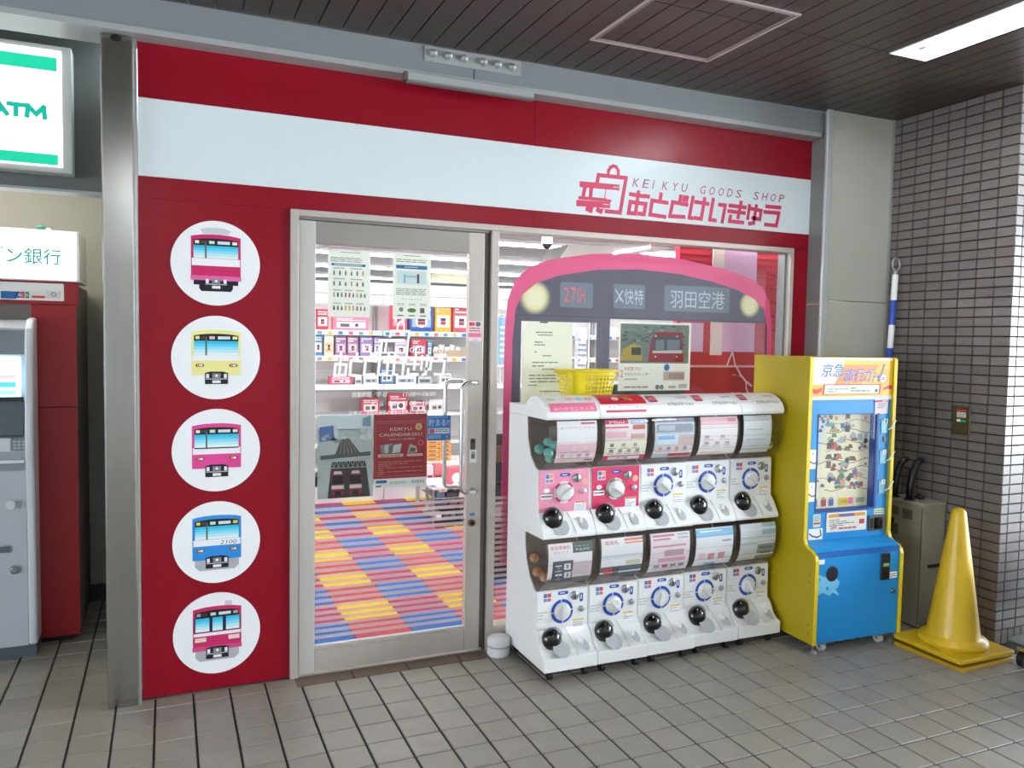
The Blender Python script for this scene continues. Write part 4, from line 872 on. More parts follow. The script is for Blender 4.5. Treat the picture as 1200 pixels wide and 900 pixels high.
def arc(cy, cz, r, a0, a1, n): return [(cy+r*math.cos(math.radians(a0+(a1-a0)*i/n)), cz+r*math.sin(math.radians(a0+(a1-a0)*i/n))) for i in range(n+1)]
def shift(pts, dy): return [(a, b+0) if False else (a+dy, b) for a, b in pts]
CASEF = [(-.452, 1.206), (-.461, 1.17), (-.463, 1.12), (-.458, 1.07), (-.447, 1.03), (-.428, 1.0), (-.395, .972)]
def machine(i, d):
    X0, W, dy = d['x'], .2755, d['y']; X1 = X0+W
    r = thing('capsule_machine', (X0+W/2, -.24+dy, 0), d['lab'], 'capsule machine', 'capsule toy machines in the row')
    S = lambda l: [(a+dy, b) for a, b in l]
    low = [(-.03, .05), (-.488, .05), (-.490, .112), (-.46, .122), (-.435, .142), (-.410, .19), (-.384, .215), (-.380, .395), (-.36, .40), (-.30, .45), (-.262, .52), (-.245, .60), (-.244, .652), (-.03, .652)]
    G().prism(S(low), X0, X1, PLW).build('lower_body', r, bevel=.004)
    upb = [(-.03, .6525), (-.240, .6525), (-.444, .656), (-.447, .672), (-.43, .70), (-.410, .735), (-.382, .765), (-.376, .965), (-.35, .97), (-.29, 1.02), (-.255, 1.10), (-.244, 1.205), (-.03, 1.205)]
    G().prism(S(upb), X0, X1, PLW).build('upper_body', r, bevel=.004)
    top = [(-.03, 1.2055), (-.456, 1.2055), (-.462, 1.222), (-.456, 1.240), (-.442, 1.262), (-.42, 1.281), (-.39, 1.297), (-.35, 1.306), (-.31, 1.305), (-.275, 1.295), (-.245, 1.277), (-.225, 1.256), (-.03, 1.254)]
    G().prism(S(top), X0, X1, PLW).build('top_cover', r, bevel=.003)
    # printed header following the curve
    hp = [(-.4575, 1.2225), (-.4575, 1.240), (-.4435, 1.2635), (-.421, 1.2830), (-.3905, 1.2992), (-.35, 1.3084), (-.31, 1.3072)]
    def onarc(t):   # point on the header curve, t in 0..1
        L = [math.dist(p, q) for p, q in zip(hp, hp[1:])]; s = t*sum(L)
        for (p, q), l in zip(zip(hp, hp[1:]), L):
            if s <= l: return (p[0]+(q[0]-p[0])*s/l, p[1]+(q[1]-p[1])*s/l)
            s -= l
        return hp[-1]
    g = G()
    def patch(u0, t0, u1, t1, m, l):
        n = max(2, int((t1-t0)*10)); pts = [onarc(t0+(t1-t0)*k/n) for k in range(n+1)]
        g.sheet([(a+dy-l*.0004, b+l*.0004) for a, b in pts], X0+u0, X0+u1, m)
    def cf(u0, t0, l):   # local frame on the curve
        p = onarc(t0); q = onarc(min(t0+.1, 1)); return Fr((X0+u0, p[0]+dy-l*.0004, p[1]+l*.0004), (1, 0, 0), (0, q[0]-p[0], q[1]-p[1]), .0004)
    if d['top'] == 'pastel':
        patch(.022, .03, .262, .36, M('f27a9c', .4), 1); patch(.022, .37, .262, .80, M('f6f4ee', .4), 1)
        f = cf(0, .14, 3); g.text(f, 'おへやでころころ', .040, 0, .245, .016, M('f9e6ec'), 2)
        for k, c in enumerate(('c8dca0', 'f4f0f4', 'f4c8b4', 'a8d4dc', 'f4b49c')): f = cf(0, .42, 3); g.disc(f, .045+k*.048, .018, .022, M(c, .5), 1+k*.1, 14, ry=.014)
    elif d['top'] == 'red':
        patch(.012, .30, .266, .92, M('d8182c', .35), 1); patch(.03, .06, .25, .12, M('e0506c', .4), 1)
        f = cf(0, .17, 3); g.text(f, 'ミニコレクション', .045, 0, .235, .012, M('b0364c'), 2)
        for k, (c, u, v, q) in enumerate((('f0e0cc', .105, .020, .020), ('c87a3c', .165, .022, .024), ('7a2c24', .140, .012, .014), ('e0a04c', .185, .010, .012))): f = cf(0, .40, 3); g.disc(f, u, v, q, M(c, .5), 1+k*.1, 12, ry=q*.75)
    else:
        patch(.012, .34, .060, .64, M('c8203c', .4), 1); f = cf(0, .38, 3); g.text(f, 'BAN', .018, .016, .054, .026, LBL, 2).text(f, 'DAI', .018, .002, .054, .012, LBL, 2)
        f = cf(0, .20, 3); g.text(f, 'カプセルステーション', .105, 0, .258, .021, M('303238', .5), 2, bold=.012); f = cf(0, .46, 3); g.text(f, 'Capsule', .175, 0, .240, .015, M('303238', .5), 2, shear=.2, bold=.01)
    g.build('header_print', r)
    for tier, zo in (('upper', 0), ('lower', -.565)):
        up = tier == 'upper'; col = d['up'] if up else d['low']; pink = up and col != 'f1f2f3'
        yf = -.3785+dy if up else -.382+dy; zb, zt = (.775, .952) if up else (.222, .392)
        if pink: G().box(X0+.006, yf-.004, zb-.015, X1-.008, yf, zt+.012, M(col, .35)).build('face_plate', r, label='%s front plate' % ('pastel pink' if i == 0 else 'crimson'))
        else: G().box(X0+.006, yf-.004, zb-.008, X1-.006, yf, zt, PLW).build('face_plate', r)
        f = Fr((X0, yf-.0045, 0), step=.0003); g = G(); dz = .858 if up else .293
        c1 = M('e8b4c0' if pink else '9ab0c8', .5)
        g.rrect(f, .035, zt-.048, .078, zt-.004, .004, LBL, 1).rect(f, .038, zt-.026, .056, zt-.007, M('5078b8'), 2).rect(f, .058, zt-.026, .076, zt-.007, M('d84a5c' if not pink else 'f0a878'), 2).rect(f, .038, zt-.045, .056, zt-.03, M('7a98c8'), 2).rect(f, .058, zt-.045, .076, zt-.03, M('e06a80'), 2)
        g.build('corner_sticker', r); g = G()
        g.rrect(f, .112, zt-.020, .166, zt-.004, .007, BL, 1).rect(f, .122, zt-.014, .150, zt-.010, LBL, 2)
        if not pink: g.build('blue_label', r); g = G(); g.rrect(f, .228, zt-.064, .246, zt-.022, .008, BL, 1).rect(f, .233, zt-.052, .239, zt-.030, LBL, 2)
        g.build('side_label' if not pink else 'top_label', r); g = G()
        g.rrect(f, .190, dz-.108, .252, dz-.046, .003, LBL, 1).rect(f, .192, dz-.054, .250, dz-.047, M('e8c83c' if not pink else 'e0803c'), 2).lines(f, .195, dz-.10, .248, dz-.058, 5, M('8a9ab8'), 2, .35, i)
        g.build('caution_label', r); g = G()
        g.build('price_label', r); g = G()
        if pink: g.rrect(f, .014, dz-.028, .074, dz-.002, .003, LBL, 1).lines(f, .018, dz-.022, .07, dz-.008, 1, INK, 2).rect(f, .014, dz-.004, .074, dz-.001, M('c83a5c'), 2).disc(f, .045, dz+.012, .016, LBL, 1, 14, ry=.011).disc(f, .245, dz+.045, .016, M('f4b89c'), 1, 12)
        else: g.lines(f, .008, dz-.028, .062, dz+.012, 3, M('a4aeb8'), 1, .25, i+7)
        g.build('print_lines' if not pink else 'caption_label', r)
        # dial
        cx = X0+.135; g = G()
        if pink: g.ring(f, cx-X0, dz, .044, .053, M('f8dce2' if i == 0 else 'cfd8cf', .4), 2)
        for a0 in ((25, 115, 205, 295) if pink and i == 0 else (5, 95, 185, 275)): g.ring(f, cx-X0, dz, .043, .057 if not pink else .052, BL if not pink else M('c03058' if i == 0 else '4a9a6c', .4), 3, a0+3, a0+86 if not pink else a0+40, 12)
        if not pink: g.disc(f, cx-X0, dz, .060, M('dfe2e6', .3), 1, 28)
        g.build('dial_ring', r)
        g = G(); g.lathe([(.041, 0), (.041, .012), (.037, .018), (.02, .020), (.0001, .020)], (cx, yf-.004, dz), KN, 28, axis='y')
        an = math.radians((35, -35, -40, -35, -30)[i] if up else (80, -40, 75, -38, -60)[i]); ca, sa = math.cos(an), math.sin(an)
        P3 = lambda u, v, h: (cx+u*ca-v*sa, yf-.004-h, dz+u*sa+v*ca)
        g.add([P3(-.037, -.009, .018), (P3(.037, -.009, .018)), P3(.037, .009, .018), P3(-.037, .009, .018), P3(-.034, -.005, .034), P3(.034, -.005, .034), P3(.034, .005, .034), P3(-.034, .005, .034)], [(4, 5, 6, 7), (0, 1, 5, 4), (1, 2, 6, 5), (2, 3, 7, 6), (3, 0, 4, 7)], KN)
        g.build('dial_knob', r)
        # coin slot, return button
        G().lathe([(.0215, 0), (.0215, .006), (.017, .009), (.0001, .009)], (X0+.200, yf-.004, zt-.030), M('b9bcc0', .25, .8), 20, axis='y').box(X0+.198, yf-.0135, zt-.045, X0+.202, yf-.0128, zt-.016, DARK).build('coin_slot', r)
        G().lathe([(.0145, 0), (.0145, .006), (.010, .010), (.0001, .010)], (X0+.238, yf-.004, dz+.001), M('dcdee0' if pink else 'a8acb0', .3, .5), 16, axis='y').build('return_button', r)
        # chute: scoop, black dome, cup
        zc = .672 if up else .112; ys = (-.447 if up else -.490)+dy; zs_ = .765 if up else .215; yt_ = (-.382 if up else -.384)+dy
        sl = Vector((0, yt_-ys, zs_-zc)).normalized(); fs_ = Fr((X0, ys-.003, zc+.0), (1, 0, 0), sl, .0005); SLn = math.hypot(yt_-ys, zs_-zc)
        g = G().disc(fs_, .098, .042, .042, M('b4b6b8', .45), 6, 26, ry=.044, rot=.35); g.build('scoop', r)
        dm = .737 if up else .172
        yd = yf-(.022 if up else .032)
        G().ball((X0+.070, yd, dm), .052, BLK, (1, .75, 1.08), 20).ball((X0+.078, yd+.010, dm-.002), .058, M('8c9094', .4), (1, .30, 1.06), 20).build('chute_flap', r)
        G().disc(fs_, .218, .050, .021, M('b4b6b8', .5), 8, 20, ry=.034, rot=.3).build('return_cup', r)
        q = fs_.p(.209, .068, 8); G().box(q.x-.010, q.y-.010, q.z-.012, q.x+.008, q.y+.012, q.z+.014, PLW).build('return_flap', r, bevel=.003)
        g = G(); g.tube([fs_.p(.150, SLn*.98, 4), fs_.p(.158, SLn*.7, 5), fs_.p(.166, SLn*.35, 5), fs_.p(.170, .002, 4)], .0012, M('9a9ca0', .5), 5).text(fs_, '▪カプセルステーション', .03, .004, .125, .010, M('a8aab0'), 8); g.build('chute_edge', r)
        # clear case and what it holds
        cfp = [(a+dy, b+zo) for a, b in CASEF]
        g = G().sheet(cfp, X0+.010, X1-.010, CLEAR)
        n = len(cfp)
        for xx in (X0+.010, X1-.010): g.add([(xx, *p) for p in cfp]+[(xx, -.30+dy, .985+zo), (xx, -.25+dy, 1.08+zo), (xx, -.246+dy, 1.204+zo)], [tuple(range(n+3))], CLEAR)
        g.build('clear_case', r)
        lp = [(a_+dy-.003, b_+(0 if up else 0)) for a_, b_ in ([(-.376, .970), (-.35, .976), (-.29, 1.026), (-.256, 1.105), (-.2455, 1.203)] if up else [(-.380, .400), (-.36, .406), (-.30, .456), (-.263, .524), (-.2465, .600), (-.2455, .650)])]
        G().sheet(lp[::-1], X0+.004, X1-.004, LIN).build('case_liner', r)
        for k_, hh in ((1, 1.10), (2, 1.04)): G().tube([(X0+.012, -.458+dy+.01*k_, hh+zo), (X1-.012, -.458+dy+.01*k_, hh+zo)], .0022, CLEAR, 6).build('case_rib', r)
        card(r, i, up, X0, dy, zo)
    for cx, cy in ((X0+.045, -.445), (X1-.045, -.445), (X0+.045, -.08), (X1-.045, -.08)):
        cs = G().box(cx-.012, cy+dy-.014, .036, cx+.012, cy+dy+.014, .050, M('3a3a3c', .4)).build('caster', r)
        o = G().cyl((cx-.010, cy+dy, .020), (cx+.010, cy+dy, .020), .0200, RUB, n=18).build('wheel', cs)
    return r
CC = lambda h: M(h, .5)
def card(r, i, up, X0, dy, zo):
    u0, u1 = (.060, .266) if up and i == 0 else ((.034, .262) if not (up and i == 4) else (.025, .205))
    if not up: u0, u1 = .028, .256
    zt, zb = 1.198+zo, 1.000+zo; yy = [(-.440, 1.198), (-.4475, 1.17), (-.4495, 1.12), (-.4445, 1.07), (-.4335, 1.03), (-.416, 1.003)]
    pts = [(a+dy, b+zo) for a, b in yy]; L = [math.dist(p, q) for p, q in zip(pts, pts[1:])]; T = sum(L)
    def on(t):
        s = max(0, min(1, t))*T
        for (p, q), l in zip(zip(pts, pts[1:]), L):
            if s <= l+1e-9: return (p[0]+(q[0]-p[0])*s/l, p[1]+(q[1]-p[1])*s/l)
            s -= l
        return pts[-1]
    g = G(); lay = [0]
    def q(a, t0, c, t1, col):      # patch across the curved card: a..c in 0..1, t from the top
        lay[0] += 1; m = CC(col); n = max(1, int(round((t1-t0)*9))); l = .0006+lay[0]*.00008
        g.sheet([(p[0]-l, p[1]) for p in [on(t0+(t1-t0)*k/n) for k in range(n+1)]], X0+u0+(u1-u0)*a, X0+u0+(u1-u0)*c, m)
    def tx(s, a, t, c, h, col):
        lay[0] += 1; p0 = on(t+h); p1 = on(t); l = .0008+lay[0]*.00008
        f = Fr((X0+u0, p0[0]-l, p0[1]), (1, 0, 0), (0, p1[0]-p0[0], p1[1]-p0[1]), .0001); g.text(f, s, (u1-u0)*a, 0, (u1-u0)*c, math.dist(p0, p1), CC(col), 1)
    rr = random.Random(i*2+up)
    def icons(t, n, cols, sz=.09):
        for k in range(n): a = .08+.84*k/n; q(a+.04, t, a+.04+sz, t+.08, rr.choice(cols)); q(a, t+.11, a+.84/n*.7, t+.125, '9a9aa0')
    if up and i == 0:
        q(0, 0, 1, 1, 'fbf9fa'); q(0, .52, 1, 1, 'f8c8d4'); q(.6, .04, .95, .075, 'd83a6c'); tx('おへやでくつろぐ', .08, .13, .95, .06, 'dca8b4'); icons(.60, 3, ['f0e4e0', 'e8b8c0', 'f4f0e8']); icons(.76, 4, ['f0e4e0', 'e0a8b4', 'e8e0c8']); q(.2, .92, .7, .97, 'f2e6c8'); q(.75, .92, .95, .95, '6a6a70')
    elif up and i == 1:
        q(0, 0, 1, 1, 'f6dfe2'); q(0, 0, .55, .2, 'e04468'); tx('Mini', .1, .03, .45, .06, 'fbeff2'); tx('Collection', .08, .12, .48, .05, 'fbeff2'); q(.6, .02, .98, .12, 'a8b8dc'); q(.65, .13, .95, .24, 'c85a40'); q(.02, .28, .5, .42, 'f0b8c0'); q(.6, .34, .95, .46, 'd8b09a'); q(.0, .50, 1, .84, 'f6f2dc'); icons(.56, 3, ['8a8478', 'a89a88', 'b8ac94']); icons(.70, 4, ['8a8478', 'a89a88', 'b8ac94']); q(0, .86, 1, 1, 'e04468'); q(.12, .89, .88, .98, 'f4eeee'); tx('全7種', .3, .905, .6, .05, '5a5a60')
    elif up and i == 2:
        q(0, 0, 1, 1, 'c4cdd8'); q(0, .0, 1, .10, '8a98b4'); tx('マスコット', .15, .01, .85, .07, 'e85a3c'); q(.04, .14, .96, .34, '8e9aa6'); q(.1, .17, .5, .30, 'b8c4cc'); q(.05, .38, .6, .62, 'dceaf6'); q(.08, .42, .5, .52, '8cc4ec'); q(.6, .44, .97, .7, 'd8c0b8'); q(.04, .68, .96, .84, 'ead8dc'); icons(.70, 4, ['c87a8a', '8a9ab0', 'd8a078']); q(.4, .88, .97, .97, 'c83a54')
    elif up and i == 3:
        q(0, 0, 1, 1, 'fbf6f8'); q(0, 0, 1, .24, 'f4c0cc'); q(.72, .05, .94, .14, 'dc8ca4'); q(0, .27, 1, .285, 'e8a8b8'); icons(.46, 2, ['d8b0bc', 'c8a8b8'], .12); icons(.62, 3, ['d8b0bc', 'c8a8b8'], .12); q(.05, .9, .6, .95, 'f0e0b0'); q(0, .97, 1, 1, 'e8a0b4')
    elif up and i == 4:
        q(0, 0, 1, 1, 'eef3f7'); q(0, .1, .9, .14, 'c4ccd4'); q(.1, .34, .7, .37, 'b8ccdc'); q(.0, .5, 1, .52, 'dce4ea'); q(.1, .6, .8, .63, 'c4d4e0'); q(.0, .85, 1, .9, 'c8dcea')
    elif i == 0:
        q(0, 0, 1, 1, 'f3f1f2'); tx('駅名看板札', .05, .05, .50, .09, 'dc4058'); tx('クリップ', .12, .17, .45, .07, 'dc6a7c'); q(.55, .0, 1, .24, '50605c'); tx('¥200', .60, .08, .93, .11, 'c8d4d0'); q(0, .82, 1, 1, '77706f'); q(.55, .45, 1, .78, 'd8c4c8')
        for a, t in ((.14, .46), (.36, .42)): pass
        q(.10, .40, .56, .95, '5a5a66')
        for a, t in ((.16, .50), (.36, .47), (.18, .71), (.38, .68)): q(a, t, a+.15, t+.15, 'f0f0f0'); q(a+.05, t+.03, a+.10, t+.12, '8a8a92')
    elif i == 1:
        q(0, 0, 1, 1, 'f4f4f6'); tx('電車札', .08, .06, .42, .09, 'dc5464'); q(.55, .03, 1, .15, 'ec8a6c'); q(.0, .40, 1, .46, 'd0d8e0'); q(.6, .55, .95, .66, 'd8d4b4'); q(0, .68, 1, 1, '5a6a74'); q(.08, .72, .28, .95, 'dc4a50'); q(.30, .72, .45, .95, '6a3a54'); q(.08, .82, .46, .84, 'c8bca8')
    elif i == 2:
        q(0, 0, 1, 1, 'f0e2e8'); q(.05, .04, .6, .09, 'c87a90'); q(.05, .13, .5, .17, 'c87a90'); q(.68, .04, .97, .16, 'a8bcb8'); q(.05, .30, .9, .34, 'd88aa4'); q(.35, .42, .85, .58, 'c8a0b0'); q(.2, .62, .9, .72, 'e8a4bc'); icons(.80, 4, ['9a94a0', 'd0486c', '8a8a94'], .15)
    elif i == 3:
        q(0, 0, 1, 1, 'f4f6fa'); q(0, .02, 1, .22, '7cc4ec'); q(.1, .06, .7, .10, 'd4ecf8'); q(.7, .32, .95, .36, '9aa8b0'); q(.1, .62, .28, .80, 'f0d8dc'); q(.34, .64, .52, .82, 'e09aa4'); q(.62, .64, .80, .82, 'e09aa4'); q(.3, .92, .6, 1, '7cb8e0')
    else:
        q(0, 0, 1, 1, 'e6ecf2'); q(.6, 0, 1, .3, 'a8ccdc'); q(0, .34, 1, .38, 'c8d0d8'); q(.5, .55, 1, 1, '8c9498'); q(.56, .62, .92, .68, '5c6468'); q(.6, .76, .9, .82, '5c6468'); q(.0, .5, .5, .54, 'c4ccd4')
    G_ = G(); G_.sheet(pts, X0+u0, X0+u1, PAPER); o = G_.build('display_card', r)
    g.build('card_print', o)
for i, d in enumerate(machines): machine(i, d)
# mint capsules in the first machine, coloured packets in the others
CAP = M('7fc0b2', .3, coat=.4); CAPB = M('9ed0c4', .3, coat=.4)
def capsule(p, top, bot, lab, grp):
    r = thing('toy_capsule', p, lab, 'capsule', grp); q = 14
    def half(g, s, m): g.lathe([(.0001 if k == 0 else .0245*math.sin(math.pi/2*k/5), s*.0245*math.cos(math.pi/2*k/5)) for k in range(6)], p, m, q)
    quick('top_half', r, lambda g: half(g, 1, M(top, .3, coat=.4))); quick('bottom_half', r, lambda g: half(g, -1, M(bot, .3, coat=.4)))
for p, wd in (((.305, -.315, 1.055), 'rearmost'), ((.332, -.372, 1.022), 'lowest'), ((.305, -.415, 1.052), 'leftmost'), ((.345, -.405, 1.080), 'frontmost by the card'), ((.352, -.31, 1.085), 'topmost')): capsule(p, '6fb8aa', '8fcabc', 'mint green capsule inside the machine nearest the door, %s' % wd, 'mint capsules in the first machine')
for k, p in enumerate(((1.62, -.30, 1.06), (1.615, -.37, 1.035), (1.63, -.33, 1.11), (1.61, -.30, 1.15))): capsule(p, ('d84a3c', '5a9a6c', 'e08a3c', '4a8ac0')[k], 'e4e4e0', '%s capsule inside the last machine, beside the yellow cabinet' % ('red', 'green', 'orange', 'blue')[k], 'mixed capsules in the last machine')
for k, p in enumerate(((.300, -.33, .475), (.308, -.39, .468), (.305, -.28, .53))): capsule(p, 'b87a50', 'caa888', 'brown capsule in the lower case nearest the door, %s' % ('at the back', 'at the front', 'uppermost')[k], 'brown capsules in the first machine')
# yellow basket
bc = Vector((.655, -.115, 1.2565)); YB = M('e6d014', .35, coat=.2)
r = thing('plastic_basket', bc, 'yellow perforated plastic basket standing on the capsule machines against the window', 'basket')
def rr_pt(t, hx, hy):   # superellipse
    c, s = math.cos(t), math.sin(t); e = .55; return (math.copysign(abs(c)**e, c)*hx, math.copysign(abs(s)**e, s)*hy)
g = G(); NU, NV = 120, 23
dn = [rr_pt(2*math.pi*k/2000, 1.5, 1) for k in range(2001)]; cum = [0]
for p_, q_ in zip(dn, dn[1:]): cum.append(cum[-1]+math.dist(p_, q_))
TT = []; i_ = 0
for k in range(NU+1):
    while i_ < 1999 and cum[i_+1] < cum[-1]*k/NU: i_ += 1
    TT.append(2*math.pi*(i_+.5)/2000 if 0 < k < NU else 0)
for j in range(NV):
    for k in range(NU):
        hole = (j % 3 > 0) and (k % 3 > 0) and 0 < j < 20
        if 71 <= k <= 80: hole = False
        if hole: continue
        vs = []
        for (jj, kk) in ((j, k), (j, k+1), (j+1, k+1), (j+1, k)):
            s = jj/NV; x, y = rr_pt(TT[kk], .122+.024*s, .080+.020*s); vs.append((bc.x+x, bc.y+y, bc.z+.004+.155*s))
        g.add(vs, [(0, 1, 2, 3)], YB)
g.build('wall', r)
quick('base', r, lambda g: g.prism([(bc.x+a, bc.y+b) for a, b in [rr_pt(2*math.pi*k/48, .121, .079) for k in range(48)]], bc.z, bc.z+.004, YB, 'z'))
g = G(); pts = [(bc.x+a, bc.y+b, bc.z+.160) for a, b in [rr_pt(2*math.pi*k/48, .152, .105) for k in range(49)]]
g.tube(pts, .0055, YB, 8); n = 48
vs = [(bc.x+a, bc.y+b, bc.z+.160) for a, b in [rr_pt(2*math.pi*k/n, .146, .1) for k in range(n)]]+[(bc.x+a, bc.y+b, bc.z+.160) for a, b in [rr_pt(2*math.pi*k/n, .153, .106) for k in range(n)]]
g.add(vs, [(k, (k+1) % n, n+(k+1) % n, n+k) for k in range(n)], YB); g.build('rim', r)
for sx in (-1, 1): quick('handle_tab', r, lambda g: g.tube([(bc.x+sx*.15, bc.y-.04, bc.z+.155), (bc.x+sx*.168, bc.y-.03, bc.z+.150), (bc.x+sx*.168, bc.y+.03, bc.z+.150), (bc.x+sx*.15, bc.y+.04, bc.z+.155)], .005, YB, 8))

# =============== YELLOW AND BLUE CABINET ===============
YP_SHADE = M('b49e0e', .42, noise=.02, scale=4); YE = M('eed018', .35); CY = M('1692d8', .38, noise=.02); CYD = M('1462b4', .4)  # side panel yellow darkened to hold its shade, edge yellow kept bright
x0, x1 = 1.686, 2.262; yF, yL, yB = -.575, -.668, -.135; Z1 = 1.506
r = thing('capsule_vending_cabinet', (x0, yF, 0), 'tall yellow and blue vending cabinet with a map window, right of the capsule machines', 'vending machine')
side = [(yB, .05), (yL, .05), (yL, .475)]+arc(yL+.035, .480, .035, 180, 110, 4)+[(-.618, .523)]+arc(-.615, .562, .038, 280, 355, 4)[0:]+[(yF, .60), (yF, Z1), (yB, Z1)]
side = [(yB, .05), (yL, .05), (yL, .480), (-.660, .505), (-.640, .522), (-.605, .533), (-.586, .546), (yF, .575), (yF, 1.497), (yF+.01, Z1), (yB, Z1)]
for xx, nm in ((x0, 'side_panel'), (x1-.018, 'side_panel')):
    G().prism(side, xx, xx+.018, YP_SHADE).build(nm, r)
    for s_ in (0,): 
        g = G(); n = len(side); pts = side[1:10]; w0, w1 = xx-.001, xx+.019
        vs = [(w0, a-.0035, b) for a, b in pts]+[(w1, a-.0035, b) for a, b in pts]+[(w0, a, b) for a, b in pts]+[(w1, a, b) for a, b in pts]; n = len(pts)
        fs = []
        for k in range(n-1): fs += [(k, k+1, n+k+1, n+k), (2*n+k, 2*n+k+1, k+1, k), (n+k, n+k+1, 3*n+k+1, 3*n+k)]
        fs += [(0, n, 3*n, 2*n), (n-1, 2*n-1, 4*n-1, 3*n-1)]
        g.add(vs, fs, YE).build('edge_banding', r)
xi0, xi1 = x0+.0185, x1-.0185
G().box(xi0, yF+.12, .55, xi1, yB+.005, Z1-.004, M('c8ae14', .5)).box(xi0, yL+.02, .055, xi1, yB+.005, .50, CY).build('carcass', r)
G().prism([(yF+.012, Z1-.003), (yF+.012, 1.304), (yF+.12, 1.304), (yF+.12, Z1-.003)], xi0, xi1, M('ee9a2c', .35)).build('header_box', r)
f = Fr((xi0, yF+.0118, 1.304), step=.0003); W = xi1-xi0; H = .199
g = G().rect(f, 0, 0, W, H, M('f6c22c', .3), 1).rect(f, 0, H*.93, W, H, M('fbf6ee', .3), 2)
pp = lambda pts, m, l: g.poly(f, [(W*a, H*b) for a, b in pts], M(m, .35), l)
pp([(0, .3), (0, .93), (.4, .93), (.3, .3)], 'fbeedd', 2); pp([(.28, .3), (.40, .82), (.82, .82), (.70, .3)], 'f4924c', 3); pp([(.60, .30), (.70, .6), (.98, .72), (.95, .3)], 'f6b43c', 3.3)
pp([(0, .1), (0, .20), (.08, .17), (.13, .24), (.13, .12), (.07, .06)], 'd83050', 4); pp([(.88, .14), (.9, .22), (.95, .27), (1, .26), (1, .17), (.94, .17)], 'd83050', 4)
pp([(.14, .04), (.15, .31), (.86, .31), (.85, .04)], 'c83a2c', 4); pp([(.16, .06), (.17, .285), (.84, .285), (.83, .06)], 'f2f4e4', 5)
g.lines(f, W*.2, H*.09, W*.45, H*.22, 2, M('8a8a80'), 6, .4, 2).lines(f, W*.48, H*.1, W*.72, H*.24, 2, M('7a9a6a'), 6, .5, 5).disc(f, W*.80, H*.14, W*.018, M('4a7a3c'), 6, 10)
TB = M('2a72cc', .3); TWH = M('f4f4fa', .4)
for (t, a, b, c, d) in (('京', .11, .50, .24, .84), ('急', .25, .50, .38, .84), ('旅', .38, .38, .50, .72), ('行', .51, .38, .62, .72), ('ガ', .63, .38, .72, .72), ('チャ', .73, .34, .84, .62)):
    g.text(f, t, W*a-.002, H*b-.003, W*c-.002, H*d-.003, TWH, 7, shear=.2); g.text(f, t, W*a, H*b, W*c, H*d, TB, 9, shear=.2)
g.stroke(f, [(W*.83, H*.40), (W*.86, H*.6), (W*.89, H*.82)], .008, TB, 8).disc(f, W*.88, H*.46, W*.040, M('fbfbfb', .4), 9, 16).lines(f, W*.86, H*.42, W*.9, H*.50, 2, M('5a7a4a'), 10)
g.build('header_print', r)
G().box(xi0, yF+.008, 1.284, xi1, yF+.12, 1.3035, M('d8dade', .4)).build('light_slot', r)
# front door with window opening
wx0, wx1, wz0, wz1 = x0+.078, x0+.482, .700, 1.212
yP_ = yF+.016
g = G(); 
for b in ((xi0, .555, wx0, 1.2835), (wx1, .555, xi1, 1.2835), (wx0, .555, wx1, wz0), (wx0, wz1, wx1, 1.2835)): g.box(b[0], yP_, b[1], b[2], yP_+.03, b[3], CY)
g.build('front_door', r)
g = G()
for b in ((wx0, wz0, wx0+.004, wz1), (wx1-.014, wz0, wx1, wz1), (wx0+.004, wz0, wx1-.014, wz0+.010), (wx0+.004, wz1-.003, wx1-.014, wz1)): g.box(b[0], yP_-.003, b[1], b[2], yP_+.05, b[3], M('1a4490', .4))
g.build('window_frame', r)
mb = G().box(wx0+.004, yP_+.045, wz0+.01, wx1-.014, yP_+.05, wz1-.003, M('f8f0ca', .5)).build('map_board', r)
f = Fr((wx0+.004, yP_+.0448, wz0+.01), step=.0003); W = wx1-wx0-.018; H = wz1-wz0-.013; g = G(); rr = random.Random(5)
cols = ['8a4a44', '5a6a9a', '4a8a5a', 'c86a5c', '6a5a54', 'a8b4bc', 'd8a08c', '3a3a44']
for row, z in enumerate((.91, .81, .70, .61, .49, .41, .30, .20)):
    pts = [(W*k/8, H*(z+.025*math.sin(k*1.3+row))) for k in range(9)]; g.stroke(f, pts[(row % 2)*2:], .004, M('b05a50' if row % 3 else 'c0989c', .5), 2+row*.1)
    for k in range(13):
        a = rr.uniform(.03, .95); b = z+rr.uniform(-.02, .05); c = M(rr.choice(cols), .5); s = rr.uniform(.022, .07)
        if rr.random() < .5: g.poly(f, [(W*(a-s), H*b), (W*(a+s), H*b), (W*(a+s*.5), H*(b+s*.8)), (W*(a-s*.4), H*(b+s*.9))], c, 3+k*.1)
        else: g.rect(f, W*(a-s*.6), H*b, W*(a+s*.6), H*(b+s), c, 3+k*.1)
for a, b in ((.93, .70), (.62, .50), (.33, .30), (.66, .30)): g.disc(f, W*a, H*b, W*.035, M('262a34', .4), 5, 14, ry=H*.03)
for a, b, c in ((.55, .385, '5aa8a0'), (.3, .88, '6aa8c8'), (.38, .82, '5a9a5a'), (.5, .22, '6a9a5c'), (.55, .46, '6a9a5c')): g.disc(f, W*a, H*b, W*.09, M(c, .5), 1.5, 14, ry=H*.018)
for a, c in ((.05, '7a8ac0'), (.20, 'c04058'), (.33, '4a6ab8')): g.rect(f, W*a, H*.02, W*(a+.08), H*.09, M(c, .5), 6).ring(f, W*(a+.04), H*.09, W*.02, W*.03, M(c, .5), 6, 0, 180)
